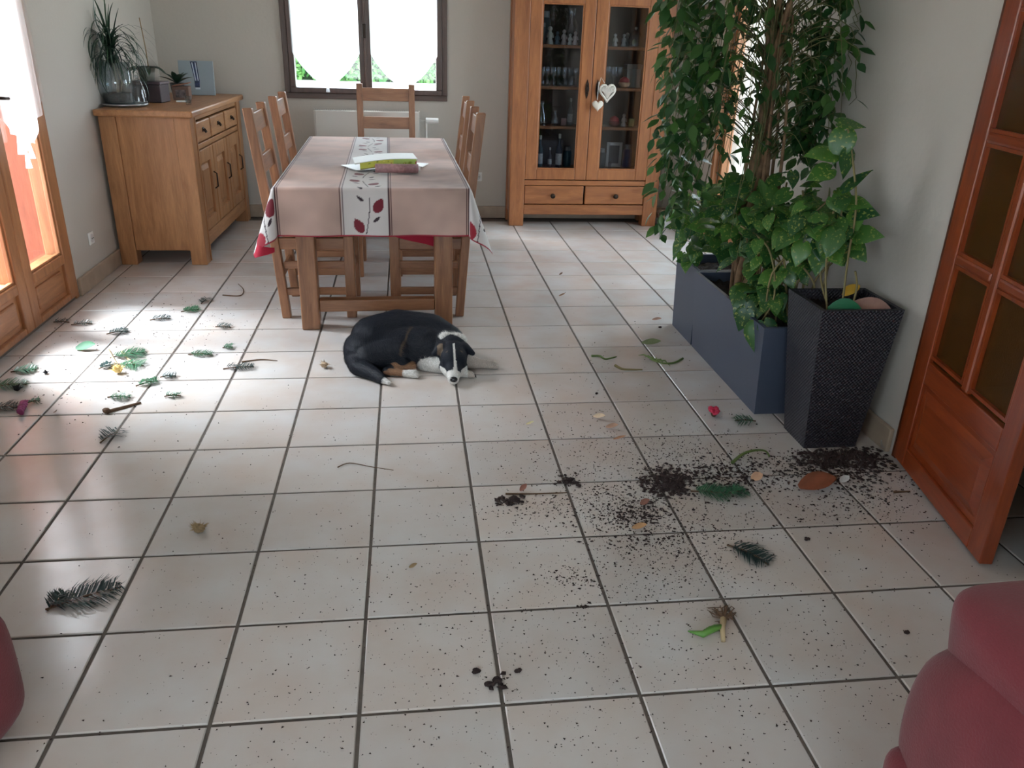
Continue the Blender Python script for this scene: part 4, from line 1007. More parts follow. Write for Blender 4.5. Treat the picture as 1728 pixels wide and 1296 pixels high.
# ------------------------------------------------------------------ planters
PM = mat('slate_planter', srgb(68,76,94), .45, bump=.08, bump_scale=400)
SOIL = mat('potting_soil', srgb(44,32,26), .95, noise_amt=.5, noise_scale=60, bump=1, bump_scale=60)
def planter(label, bx, tx, h, m_, name='planter', ribs=0):
    """bx/tx: (x0,x1,y0,y1) of bottom and top rims"""
    ox, oy = bx[0], bx[2]; t = thing(name, label, 'planter', (ox, oy, 0))
    q = lambda r_, z, k=0: [(r_[0]-ox+k, r_[2]-oy+k, z), (r_[1]-ox-k, r_[2]-oy+k, z), (r_[1]-ox-k, r_[3]-oy-k, z), (r_[0]-ox+k, r_[3]-oy-k, z)]
    A = q(bx, 0); B = q(tx, h); Ci = q(tx, h, .05); D = q(tx, h-.22, .06)
    MB().add(A+B+Ci+D, [(3,2,1,0)]+[(i, (i+1)%4, (i+1)%4+4, i+4) for i in range(4)]+[(i+4, (i+1)%4+4, (i+1)%4+8, i+8) for i in range(4)]+[(i+8, (i+1)%4+8, (i+1)%4+12, i+12) for i in range(4)]+[(12,13,14,15)]).build('shell', m_, t, fix=True)
    so_ = MB(); nx_, ny_ = 14, 18; rn = random.Random(4)
    for i in range(nx_+1):
        for j in range(ny_+1):
            so_.v.append((tx[0]-ox+.05+(tx[1]-tx[0]-.1)*i/nx_, tx[2]-oy+.05+(tx[3]-tx[2]-.1)*j/ny_, h-.14+rn.uniform(-.03, .04)))
    so_.f = [(i*(ny_+1)+j, (i+1)*(ny_+1)+j, (i+1)*(ny_+1)+j+1, i*(ny_+1)+j+1) for i in range(nx_) for j in range(ny_)]
    so_.build('soil', SOIL, t, smooth=True, fix=False)
    return t
planter('slate grey low planter, the short far one of the row', (4.74, 5.42, 7.03, 7.97), (4.70, 5.6, 6.995, 8.0), 1.2, PM)
planter('slate grey long low planter holding the ficus', (4.74, 5.42, 4.52, 6.975), (4.64, 5.66, 4.42, 6.955), 1.2, PM)
# woven tall planter
WV = bpy.data.materials.new('woven_resin'); WV.use_nodes = True; nt = WV.node_tree; n = nt.nodes; L = nt.links.new
p = n['Principled BSDF']; p.inputs['Base Color'].default_value = srgb(40,38,46); p.inputs['Roughness'].default_value = .4
tc = n.new('ShaderNodeTexCoord'); sep = n.new('ShaderNodeSeparateXYZ'); L(tc.outputs['Object'], sep.inputs[0])
def wave(src, f):
    a = n.new('ShaderNodeMath'); a.operation = 'MULTIPLY'; a.inputs[1].default_value = f; L(src, a.inputs[0])
    b = n.new('ShaderNodeMath'); b.operation = 'SINE'; L(a.outputs[0], b.inputs[0]); return b.outputs[0]
sm = n.new('ShaderNodeMath'); sm.operation = 'ADD'; L(sep.outputs[0], sm.inputs[0]); L(sep.outputs[1], sm.inputs[1])
mu = n.new('ShaderNodeMath'); mu.operation = 'MULTIPLY'; L(wave(sm.outputs[0], 420), mu.inputs[0]); L(wave(sep.outputs[2], 420), mu.inputs[1])
bp = n.new('ShaderNodeBump'); bp.inputs['Strength'].default_value = .8; bp.inputs['Distance'].default_value = .003; L(mu.outputs[0], bp.inputs['Height']); L(bp.outputs[0], p.inputs['Normal'])
tp = planter('tall dark woven square planter beside the open door', (4.96, 5.60, 3.58, 4.12), (4.84, 5.80, 3.54, 4.38), 1.71, WV)
# ------------------------------------------------------------------ ficus and pothos
def ficusleaf():
    b_ = MB(); rows = [(0, .0), (.18, .62), (.42, 1.0), (.68, .78), (.88, .3), (1.0, .02)]
    for x, w in rows: b_.v += [(x, -.26*w, -.10*x*x+.05*w), (x, 0, -.10*x*x), (x, .26*w, -.10*x*x+.05*w)]
    for i in range(len(rows)-1): b_.f += [(3*i, 3*i+3, 3*i+4, 3*i+1), (3*i+1, 3*i+4, 3*i+5, 3*i+2)]
    return b_
def pothosleaf():
    b_ = MB(); rows = [(-.12, .42), (0, .78), (.14, .98), (.34, 1.0), (.56, .78), (.78, .42), (1.0, .02)]
    for i, (x, w) in enumerate(rows):
        xm = max(x, 0) if i < 2 else x; d = -.22*x*x
        b_.v += [(x, -.40*w, d-.02*w), (x+.01, -.2*w, d+.03*w), (xm+.03 if i == 0 else x, 0, d-.03), (x+.01, .2*w, d+.03*w), (x, .40*w, d-.02*w)]
    for i in range(len(rows)-1):
        for k in range(4): b_.f.append((5*i+k, 5*i+5+k, 5*i+6+k, 5*i+1+k))
    return b_
FL = leafmat('ficus_leaf', srgb(74,112,52), srgb(36,74,40), transl=.3, rough=.3)
PLM = leafmat('pothos_leaf', srgb(84,130,54), srgb(34,80,44), spot=srgb(156,166,84), transl=.25, rough=.3)
BARK = mat('ficus_bark', srgb(126,98,72), .8, noise_amt=.3, noise_scale=30, bump=.6, bump_scale=50)
TW = mat('green_twig', srgb(92,92,54), .7)
fl_ = ficusleaf(); fme = fl_.mesh('leaf'); fme.materials.append(FL)
FV = np.array(fl_.v)
def basis(d, up):
    d = d.normalized(); s_ = up.cross(d)
    if s_.length < 1e-3: s_ = Vector((1,0,0)).cross(d)
    s_.normalize(); return Matrix((d, s_, d.cross(s_))).transposed()
fr = random.Random(21)
FX, FY = 5.06, 6.1
fic = thing('ficus_tree', 'tall weeping ficus with braided stems in the long planter', 'tree', (FX, FY, 1.08))
def clampwall(p):
    """keep foliage on the room side of the wall"""
    yw = FY+p.y
    lim = (XR-.24-FX) if yw < YJ+.2 else 2.2
    if p.x > lim: p.x = lim-fr.uniform(0, .12)
    return p
# braided stems
for k in range(6):
    ph = k*1.05; pts = []
    for i in range(26):
        t = i/25; z = t*5.0; rr_ = .10+.05*math.sin(t*9)+(.1*max(0, t-.6)); a = ph+t*7
        pts.append((rr_*math.cos(a)-.12*t, rr_*math.sin(a), z))
    MB().tube(pts, [.055-.03*i/25 for i in range(26)], 7).build('stem', BARK, fic, smooth=True)
for k in range(5):
    a = k*1.26+.4; pts = [(math.cos(a)*.16, math.sin(a)*.3, 0), (math.cos(a)*.22+.03, math.sin(a)*.36, 1.0), (math.cos(a)*.2, math.sin(a)*.3, 2.2), (math.cos(a)*.12-.05, math.sin(a)*.2, 3.6)]
    MB().tube(pts, [.03, .026, .02, .014], 6).build('side_stem', BARK, fic, smooth=True)
allleaf = []; nb = 0
twigs = MB()
NB = 265
for b in range(NB):
    u = fr.random()
    # azimuth: mostly towards both sides and the room, fewer straight at the window side
    a = fr.choice([0, .2, -.25, math.pi, math.pi, math.pi*.97, 0, .15, -.4, -.9, -1.57, -2.2, -2.7, 2.5, 1.8, 1.2, .6])+fr.uniform(-.38, .38)
    zs = fr.uniform(1.7, 5.2); reach = fr.uniform(.35, 1.25)*(1.08 if math.cos(a) < 0 else .88)
    if abs(math.sin(a)) > .8: reach *= .8
    left = math.cos(a) < -.35
    drop = fr.uniform(.25, 1.0) if not left else fr.uniform(.5, 1.7)
    if not left and zs-drop < 1.9: drop = max(.3, zs-fr.uniform(1.9, 2.5))
    p = Vector((-.12*zs/5, 0, zs)); pts = []
    n1 = 7
    for i in range(n1+1):
        t = i/n1; pts.append(clampwall(Vector((p.x+math.cos(a)*reach*t, p.y+math.sin(a)*reach*t, zs+.5*math.sin(t*2.2)))))
    tip = pts[-1]; n2 = 8; wob = fr.uniform(-.15, .15)
    for i in range(1, n2+1):
        t = i/n2; pts.append(clampwall(Vector((tip.x+math.cos(a)*.18*t+wob*t, tip.y+math.sin(a)*.14*t, tip.z-drop*t**1.1))))
    pts = [q for q in pts if q.z > .35]
    if len(pts) < 4: continue
    twigs.tube(pts, [.0085-.006*i/len(pts) for i in range(len(pts))], 4, cap=False)
    L_ = 0
    for i in range(2, len(pts)-1):
        seg = pts[i+1]-pts[i]; n_ = max(1, int(seg.length/.062))
        for j in range(n_):
            q = pts[i]+seg*(j/n_); aa = fr.uniform(0, 6.28)
            d = Vector((math.cos(aa), math.sin(aa), -fr.uniform(.1, 1.6))); off = Vector((math.cos(aa), math.sin(aa), fr.uniform(-.6,.6)))*fr.uniform(.02, .13)
            allleaf.append((clampwall(q+off), d, fr.uniform(.15, .24)))
twigs.build('twigs', TW, fic, smooth=True, fix=False)['kind'] = 'stuff'
# keep the heart of the canopy a little open so that the glazed door shines through
def keep(l):
    q = l[0]; w = abs(q.x+.2)
    if w < .66 and fr.random() < .8: return False
    if w < .85 and fr.random() < .35: return False
    return True
allleaf = [l for l in allleaf if keep(l)]
camv = (CAM-Vector((FX, FY, 1.08)))
allleaf.sort(key=lambda l: (l[0]-camv).length)
front = allleaf[:1400]; fr.shuffle(front); single = front[:290]; rest_ = front[290:]+allleaf[1400:]
def jitter_up(): return Vector((fr.uniform(-.6,.6), fr.uniform(-.6,.6), 1))
for q, d, s_ in single:
    o = bpy.data.objects.new('leaf', fme); C.objects.link(o); o.parent = fic
    m_ = (basis(d, jitter_up())*s_*1.06).to_4x4(); m_.translation = q*S; o.matrix_local = m_
V_ = []; F_ = []
for n_, (q, d, s_) in enumerate(rest_):
    m_ = np.array(basis(d, jitter_up()))*s_*1.06
    V_.append(FV@m_.T+np.array(q)); F_ += [tuple(i+n_*len(FV) for i in f) for f in fl_.f]
me = bpy.data.meshes.new('leaves'); me.from_pydata((np.concatenate(V_)*S).tolist(), [], F_)
o = link('leaves', me, FL, fic, smooth=True); o['kind'] = 'stuff'

pm = pothosleaf(); pme = pm.mesh('leaf'); pme.materials.append(PLM)
for po in pme.polygons: po.use_smooth = True
VINE = mat('vine_stem', srgb(128,116,76), .7)
def pothos(label, loc, blobs, vines, trail, seed):
    """blobs: (cx,cy,cz, rx,ry,rz, count) of leaf positions; vines: polylines"""
    rn = random.Random(seed); t = thing('pothos_plant', label, 'plant', loc); o0 = Vector(loc); cnt = 0
    extra = []
    for (bx_, by_, bz_, rx, ry, rz_, n_) in blobs:
        for _ in range(n_):
            while True:
                v = Vector((rn.uniform(-1,1), rn.uniform(-1,1), rn.uniform(-1,1)))
                if v.length < 1: break
            q = Vector((bx_+v.x*rx, by_+v.y*ry, bz_+v.z*rz_))
            if q.x > XR-.15: q.x = XR-.15-rn.uniform(0, .2)
            d = Vector((v.x*.8+rn.uniform(-.5,.3)-.25, v.y*.6+rn.uniform(-.7,.3)-.3, rn.uniform(-1.1,.25))); s_ = rn.uniform(.18, .33)
            extra.append((q, d, s_))
    for (x, y, z, dx, dy, dz, s_) in trail: extra.append((Vector((x, y, z)), Vector((dx, dy, dz)), s_))
    for q, d, s_ in extra:
        o = bpy.data.objects.new('leaf', pme); C.objects.link(o); o.parent = t
        m_ = (basis(d, Vector((rn.uniform(-.5,.5)-.35, rn.uniform(-.5,.5)-.5, .9)))*s_).to_4x4(); m_.translation = (q-o0)*S; o.matrix_local = m_
    for pl_ in vines:
        # smooth polyline
        P = [Vector(p_)-o0 for p_ in pl_]; out = []
        for i in range(len(P)-1):
            a, b = P[i], P[i+1]; a0 = P[i-1] if i else a; b1 = P[i+2] if i+2 < len(P) else b
            for k in range(5):
                u = k/5; out.append(.5*((2*a)+(b-a0)*u+(2*a0-5*a+4*b-b1)*u*u+(3*a-a0-3*b+b1)*u**3))
        out.append(P[-1]); MB().tube(out, .013, 5).build('vine', VINE, t, smooth=True)
    return t
vn = random.Random(9); vines = []
for k in range(26):
    x, y = vn.uniform(4.78, 5.45), vn.uniform(4.6, 6.4)
    vines.append([(x, y, 1.08), (x+vn.uniform(-.15,.15), y+vn.uniform(-.3,.3), 1.5+vn.uniform(0,.3)), (x+vn.uniform(-.25,.25), y+vn.uniform(-.5,.5), 2.0+vn.uniform(-.2,.3)), (x+vn.uniform(-.35,.35), y+vn.uniform(-.5,.5), 2.3+vn.uniform(-.3,.5))])
pothos('bushy green and yellow pothos spilling over the long low planter', (5.0, 5.4, 1.08),
       [(4.72, 6.9, 2.05, .45, .9, .5, 64), (4.75, 5.7, 2.25, .42, .9, .6, 80), (5.1, 5.2, 2.3, .4, .8, .7, 74), (4.95, 5.0, 1.55, .25, .35, .35, 26), (5.3, 4.9, 2.6, .35, .5, .35, 30), (4.7, 7.4, 1.5, .2, .4, .25, 14)],
       vines, [(4.62, 4.98, 1.35, -.25, -.3, -1, .36), (4.60, 4.9, 1.28, -.3, -.1, -1, .3), (4.66, 4.72, 1.16, -.1, -.4, -1, .36), (4.78, 4.5, 1.1, .2, -.3, -1, .32), (4.66, 5.05, 1.55, -.5, -.4, .1, .34), (4.72, 4.62, 1.22, .3, -.5, -.6, .3),
               (4.64, 5.3, 1.45, -.3, -.4, -.6, .28)], 5)
vines2 = [[(5.3, 3.95, 1.6), (5.28, 4.0, 2.2), (5.3, 4.1, 2.8), (5.08, 4.2, 3.6)], [(5.2, 4.1, 1.6), (5.1, 4.2, 1.95), (5.2, 4.2, 2.3), (5.4, 4.1, 2.5)], [(5.35, 3.85, 1.58), (5.4, 3.9, 1.85), (5.34, 3.9, 2.05)],
          [(5.1, 3.9, 1.58), (5.05, 4.0, 2.0), (5.12, 4.2, 2.4)]]
pothos('climbing pothos with large dark leaves in the tall woven planter', (5.3, 4.0, 1.6),
       [(5.0, 4.25, 2.6, .3, .3, .4, 30), (5.2, 4.25, 2.45, .25, .2, .3, 14)], vines2,
       [(4.98, 4.2, 3.60, .9, -.2, .05, .30), (5.08, 4.2, 3.52, -.3, -.2, -1, .36), (5.12, 4.15, 3.32, .1, -.2, -1, .3), (5.0, 4.2, 3.28, -1, -.2, .1, .36), (5.0, 4.2, 3.12, -.9, -.2, -.25, .3),
        (5.18, 4.2, 2.9, .6, -.2, .8, .34), (5.28, 4.2, 2.5, 1, -.2, .05, .3), (5.32, 4.15, 2.45, .7, -.3, -.5, .28), (5.25, 4.15, 2.3, .2, -.3, -1, .26)], 6)
# odds and ends lying in the tall planter
gb = thing('green_leaf', 'bright green broken leaf lying on the soil of the tall planter', 'leaf', (5.0, 3.72, 1.60))
broadleaf(.36, .24, .02).build('blade', mat('fresh_green', srgb(22,104,66), .4), gb, (0, 0, .06), (.9, .0, -.1), smooth=True, fix=False)
yl = thing('dried_leaf', 'big curled pinkish brown dry leaf in the tall planter', 'leaf', (5.36, 3.86, 1.62))
broadleaf(.44, .24, .04).build('blade', mat('dry_pink', srgb(140,104,90), .7, noise_amt=.2, noise_scale=20), yl, (0, 0, .06), (.95, .15, -.5), smooth=True, fix=False)
y2 = thing('yellow_leaf', 'small yellow withered leaf in the tall planter', 'leaf', (5.3, 3.98, 1.68))
broadleaf(.24, .14, .0).build('blade', mat('withered_yellow', srgb(190,150,50), .6), y2, (0, 0, .06), (.3, -.3, .3), smooth=True, fix=False)

# ------------------------------------------------------------------ dog
DOG = thing('dog', 'black and white dog with tan markings curled up asleep before the table', 'dog', (.35, 6.45, 0))
BLK, WHT, TAN = (.007,.009,.016), (.62,.60,.57), (.26,.14,.08)
prims = []   # (p0, r0, p1, r1, colour)
def cap_(p0, r0, p1, r1, c): prims.append((np.array(p0, float), r0, np.array(p1, float), r1, c))
# torso arc: rump -> back -> shoulder
cap_((-.12, 6.60, .32), .33, (.22, 6.80, .33), .35, BLK)
cap_((.22, 6.80, .33), .35, (.66, 6.76, .31), .32, BLK)
cap_((.66, 6.76, .31), .32, (.92, 6.54, .28), .25, BLK)
cap_((.0, 6.48, .24), .28, (.55, 6.50, .24), .30, BLK)      # belly
cap_((.40, 6.40, .22), .24, (.66, 6.36, .22), .22, BLK)
cap_((-.28, 6.40, .24), .26, (-.05, 6.55, .28), .31, BLK)     # rump
cap_((-.2, 6.25, .2), .2, (.20, 6.32, .23), .235, BLK)        # thigh
cap_((.16, 6.34, .20), .21, (.26, 6.18, .13), .13, BLK)      # knee
cap_((.26, 6.16, .10), .075, (.06, 6.02, .07), .06, BLK)     # shank back to hock
cap_((.06, 6.01, .065), .055, (.30, 5.96, .055), .048, TAN)   # metatarsus
cap_((.30, 5.96, .055), .052, (.43, 5.94, .05), .062, WHT)    # hind paw
cap_((.18, 6.10, .09), .08, (.40, 6.12, .08), .07, TAN)      # other hind leg
# tail
cap_((-.38, 6.35, .15), .15, (-.32, 6.08, .12), .13, BLK)
cap_((-.32, 6.08, .12), .13, (-.12, 5.90, .09), .10, BLK)
cap_((-.12, 5.90, .09), .10, (.0, 5.76, .06), .07, BLK)
cap_((.0, 5.76, .06), .06, (.09, 5.67, .045), .035, WHT)
# toes
for tx_, ty_, c_ in ((.46, 5.94, WHT), (1.59, 6.20, (.42,.37,.33)), (1.23, 5.90, (.42,.37,.33))):
    for k_ in (-1.5, -.5, .5, 1.5): cap_((tx_-.04, ty_+k_*.03, .045), .026, (tx_+.02, ty_+k_*.034, .03), .022, c_)
# folded fore leg / chest
cap_((.60, 6.22, .10), .12, (.80, 6.12, .10), .11, WHT)
cap_((.90, 6.50, .30), .22, (1.0, 6.26, .29), .19, BLK)
cap_((.90, 6.36, .38), .12, (1.06, 6.32, .36), .13, WHT)    # collar patch
cap_((.78, 6.40, .32), .12, (.86, 6.18, .28), .12, BLK)
# head: skull, brow, muzzle, chin
cap_((.985, 6.10, .26), .20, (.985, 5.95, .235), .178, BLK)
cap_((.985, 5.95, .22), .15, (.97, 5.78, .165), .105, BLK)
cap_((.97, 5.78, .14), .098, (.96, 5.64, .10), .082, WHT)
cap_((.97, 5.85, .06), .09, (.96, 5.70, .05), .062, WHT)
cap_((.87, 5.98, .13), .09, (.90, 5.86, .10), .07, BLK)
cap_((1.09, 5.98, .13), .09, (1.06, 5.86, .10), .07, BLK)
# fore legs: one stretched right, one under the chin
FL_ = (.42,.37,.33)
cap_((1.05, 6.26, .12), .13, (1.28, 6.22, .085), .085, FL_)
cap_((1.28, 6.22, .08), .075, (1.46, 6.22, .06), .06, FL_)
cap_((1.46, 6.22, .055), .06, (1.56, 6.20, .05), .06, FL_)
cap_((1.0, 6.0, .07), .08, (1.12, 5.91, .055), .06, FL_)
cap_((1.12, 5.91, .055), .055, (1.2, 5.90, .045), .055, FL_)
O0 = np.array([.35, 6.45, 0])
mb = MB()
for p0, r0, p1, r1, c in prims:
    n_ = max(2, int(np.linalg.norm(p1-p0)/.05))
    for i in range(n_+1):
        t = i/n_; mb.ball(tuple(p0+(p1-p0)*t-O0), r0+(r1-r0)*t, 16, 10)
# ears: flat folded lobes
for s in (-1, 1):
    for i in range(7):
        t = i/6; c0 = np.array([.985+s*(.15+.11*t), 6.12-.05*t, .39-.10*t])-O0
        mb.ball(tuple(c0), (.055*(1-.4*t)+.012, .085*(1-.5*t)+.012, .035), 10, 6)
me0 = mb.mesh('body_raw'); tmp = bpy.data.objects.new('body_raw', me0); C.objects.link(tmp)
md = tmp.modifiers.new('r', 'REMESH'); md.mode = 'VOXEL'; md.voxel_size = .0045
md = tmp.modifiers.new('s', 'SMOOTH'); md.iterations = 9; md.factor = .6
dg = bpy.context.evaluated_depsgraph_get(); bme = bpy.data.meshes.new_from_object(tmp.evaluated_get(dg)); bme.name = 'body'
bpy.data.objects.remove(tmp)
n_ = len(bme.vertices); co = np.empty(n_*3, np.float32); bme.vertices.foreach_get('co', co); co = co.reshape(-1, 3)
co[:, 2] = np.maximum(co[:, 2], .001*S)
bme.vertices.foreach_set('co', co.ravel()); PP = co/S+O0
def dogcol(PP):
    best = np.full(len(PP), 1e9); colr = np.zeros((len(PP), 3))
    for p0, r0, p1, r1, c in prims:
        d = p1-p0; t = np.clip(((PP-p0)@d)/max(d@d, 1e-9), 0, 1); dist = np.linalg.norm(PP-p0-t[:, None]*d, axis=1)-(r0+(r1-r0)*t)
        dist = dist+.012*np.sin(PP[:, 0]*60+PP[:, 2]*40)*np.sin(PP[:, 1]*55)
        m_ = dist < best; best[m_] = dist[m_]; colr[m_] = c
    x, y, z = PP.T
    bl = (abs(x-.99) < .013+.14*np.clip(5.80-y, 0, .3)) & (y < 6.04) & (y > 5.5) & (z > .1); colr[bl] = WHT   # blaze
    mz_ = (y < 5.68) & (abs(x-.96) < .15); colr[mz_] = WHT
    tp_ = (abs(abs(x-.985)-.10) < .014) & (abs(y-5.92) < .014) & (z > .2); colr[tp_] = (.06,.045,.035)                                   # brow dots
    ln_ = (abs((x-.34)-(y-6.3)*.45) < .016) & (y > 6.1) & (y < 6.5) & (x > .1) & (x < .5) & (z > .1); colr[ln_] = (.07,.045,.03)
    ck_ = (z < .16) & (y < 5.95) & (y > 5.75) & (abs(x-.97) > .085) & (abs(x-.97) < .2); colr[ck_] = WHT
    er_ = (x < .84) & (x > .76) & (y > 6.0) & (y < 6.12) & (z > .27); colr[er_] = (.14,.10,.07)
    rp_ = (z < .10) & (x < -.1) & (y > 6.0) & (y < 6.3); colr[rp_] = BLK
    return colr
dc = dogcol(PP)
setcol(bme, np.concatenate([dc, np.ones((n_, 1))], 1))
FUR = attrmat('dog_coat', .75, .5, 160); FUR.node_tree.nodes['Principled BSDF'].inputs['Specular IOR Level'].default_value = .2
bme.materials.clear(); body = link('body', bme, FUR, DOG, smooth=True)
# short coat
nrm = np.empty(n_*3, np.float32); bme.vertices.foreach_get('normal', nrm); nrm = nrm.reshape(-1, 3)
rs2 = np.random.RandomState(1); sel = rs2.choice(n_, min(n_, 48000), replace=False)
P_ = co[sel]; N_ = nrm[sel]
# lie direction: from head to tail along the body arc, blended with the surface
ctr = np.array([.35, 6.3, .2])-O0; ctr = ctr*S
rad = P_-ctr; flow = np.stack([-rad[:, 1], rad[:, 0], -.03+0*rad[:, 0]], 1); flow /= np.linalg.norm(flow, axis=1)[:, None]+1e-9
head = (PP[sel][:, 1] < 6.2) & (PP[sel][:, 0] > .75)
flow[head] = np.array([0, 1, .1])
flow += rs2.normal(0, .25, flow.shape); flow -= N_*(flow*N_).sum(1)[:, None]; flow /= np.linalg.norm(flow, axis=1)[:, None]+1e-9
ln = rs2.uniform(.010, .022, len(sel)); ln[head] *= .35; ln[P_[:, 2] < .012] *= .5
side = np.cross(flow, N_)*.00045
tip = P_+flow*ln[:, None]+N_*(ln*.28)[:, None]; tip[:, 2] = np.maximum(tip[:, 2], .001)
hv = np.stack([P_-side, P_+side, tip], 1).reshape(-1, 3); hf_ = np.arange(len(hv)).reshape(-1, 3)
hm = bpy.data.meshes.new('coat'); hm.from_pydata(hv.tolist(), [], hf_.tolist())
hc = np.repeat(np.clip(dc[sel]*rs2.uniform(.6, 2.0, (len(sel), 1))+.002, 0, 1), 3, axis=0)
setcol(hm, np.concatenate([hc, np.ones((len(hc), 1))], 1))
o = link('coat', hm, attrmat('dog_hair', .6), DOG); o['kind'] = 'stuff'
MB().ball((.96-.35, 5.565-6.45, .118), (.052, .035, .04), 14, 10).build('nose', mat('nose_black', (.012,.012,.015,1), .25), DOG, smooth=True)
for s in (-1, 1):
    MB().ball((.98+s*.088-.35, 5.835-6.45, .235), (.024, .02, .02), 10, 8).build('eye', mat('eye_dark', (.01,.008,.006,1), .08), DOG, smooth=True)
for px_, py_ in ((1.59, 6.21), (1.26, 5.91), (.47, 5.94)):
    for k in range(3): MB().tube([(px_-.35-.03, py_-6.45+(k-1)*.03, .04), (px_-.35+.015, py_-6.45+(k-1)*.034, .025), (px_-.35+.03, py_-6.45+(k-1)*.034, .006)], [.01, .009, .003], 5).build('claw', mat('claw_horn', srgb(70,62,56), .4), DOG, smooth=True)

# ------------------------------------------------------------------ things scattered on the floor
GRN = leafmat('sprig_green', srgb(62,112,78), srgb(40,82,60), transl=.1)
DGN = leafmat('dark_sprig', srgb(36,62,60), srgb(26,46,46), transl=.05)
TWG = mat('twig_brown', srgb(96,72,52), .8); STW = mat('straw', srgb(178,156,120), .8)
def sprig(label, px, py, L_=.42, W_=.2, ang=0, n=26, m_=None, stem=True, nm='sprig', seed=0):
    """feathery conifer sprig: stem with fine needles, lying on the tiles"""
    rn = random.Random(seed+int(px*7+py)); W_ *= 1.4; L_ *= .92; q = at(px, py); t = thing(nm, label, 'sprig', (q.x, q.y, 0), ang)
    if stem: MB().tube([(-L_*.6, rn.uniform(-.02,.02), .012), (0, 0, .03), (L_*.5, rn.uniform(-.02,.02), .012)], .009, 5).build('stem', TWG, t)
    b_ = MB()
    for k in range(n):
        u = k/n; x = -L_*.45+L_*.95*u
        for s in (-1, 1):
            ll = W_*(.35+.65*math.sin(math.pi*min(1, u*.9+.12)))*rn.uniform(.6, 1.1)
            a = Vector((x, 0, .02+rn.uniform(0,.03))); e = Vector((x+ll*.55, s*ll, .008+rn.uniform(0, .05))); mid = (a+e)/2+Vector((0, s*ll*.08, .02))
            sd = Vector((.006, -.002*s, 0)); b_.v += [tuple(a-sd), tuple(a+sd), tuple(mid+sd*.9), tuple(mid-sd*.9), tuple(e)]
            o_ = len(b_.v)-5; b_.f += [(o_, o_+1, o_+2, o_+3), (o_+3, o_+2, o_+4)]
            for h_ in range(3):
                f_ = .35+.2*h_; b0 = a.lerp(e, f_); e2 = b0+Vector((rn.uniform(.02,.06), s*rn.uniform(-.01,.04), rn.uniform(-.005,.012)))
                b_.v += [tuple(b0-sd*.5), tuple(b0+sd*.5), (e2.x, e2.y, max(.004, e2.z))]; o_ = len(b_.v)-3; b_.f.append((o_, o_+1, o_+2))
    o = b_.build('needles', m_ or GRN, t, fix=False); o['kind'] = 'stuff'
    return t
sprig('large dark feathery sprig on the tiles at the lower left', 148, 1010, .55, .17, .45, 34, DGN)
sprig('small dark sprig just left of the large feathery one', 98, 1018, .2, .12, 1.2, 16, DGN)
sprig('dark green feathery sprig alone on a tile right of the soil trail', 1266, 938, .42, .14, -.9, 28, DGN)
sprig('green sprig lying in the thick of the spilled soil', 1200, 834, .38, .15, -.3, 28)
sprig('smaller green sprig at the right end of the spilled soil clump', 1240, 834, .26, .11, .1, 20)
sprig('rosemary like green sprig beside the pink flower', 1256, 712, .26, .14, math.pi-.1, 12)
sprig('faint dark sprig by the joint right of the curled twig at left', 186, 738, .3, .14, 1.2, 14, DGN)
lab = [((15, 652), .45, .16, .2, 'thick green sprig at the left edge by the french door foot', 32), ((42, 627), .3, .14, .3, 'green sprig just behind the edge sprig near the door foot', 20), ((8, 690), .3, .13, .2, 'dark sprig at the left edge above the pink flower', 22),
       ((218, 600), .45, .2, .4, 'large pale green sprig in the brightest floor patch', 30), ((222, 618), .36, .18, -.2, 'green sprig crossing the cut twigs in the bright patch', 26), ((200, 562), .3, .12, .5, 'light sprig behind the cut twigs', 18),
       ((322, 525), .28, .14, .5, 'green sprig in the far group of clippings', 20), ((345, 510), .22, .12, 1.4, 'dark forked sprig at the joint in the far clippings', 14), ((272, 540), .3, .1, .2, 'brown dried sprig in the far group of clippings', 14),
       ((378, 553), .24, .1, -.2, 'small dark sprig alone below the far clippings', 12), ((340, 600), .34, .1, -.1, 'blue green sprig in the middle of the tile joint', 22), ((385, 588), .14, .09, 0, 'tiny green tuft right of the blue green sprig', 10),
       ((405, 622), .4, .12, .1, 'long thin sprig with a twig near the dog tail side', 18), ((250, 648), .28, .1, .7, 'green sprig on the lengthwise joint below the twigs', 18), ((285, 637), .2, .1, 0, 'dark compact sprig next to the lengthwise joint', 14),
       ((203, 672), .28, .1, -.1, 'green sprig just above the long brown twig', 18), ((293, 670), .2, .07, 0, 'faint green sprig right of the long brown twig', 10), ((140, 548), .3, .08, .1, 'thin dark sprig near the far leaf of the french door', 12),
       ((105, 545), .24, .08, 0, 'thin dark sprig closest to the french door panel', 10), ((58, 680), .14, .08, .4, 'tiny green tuft beside the pink flower at left', 8), ((180, 620), .2, .12, .9, 'dark twiggy sprig left of the cut twigs', 14)]
for (px, py), L_, W_, an, lb, n_ in lab:
    sprig(lb, px, py, L_, W_, an, n_, GRN if 'green' in lb else DGN)
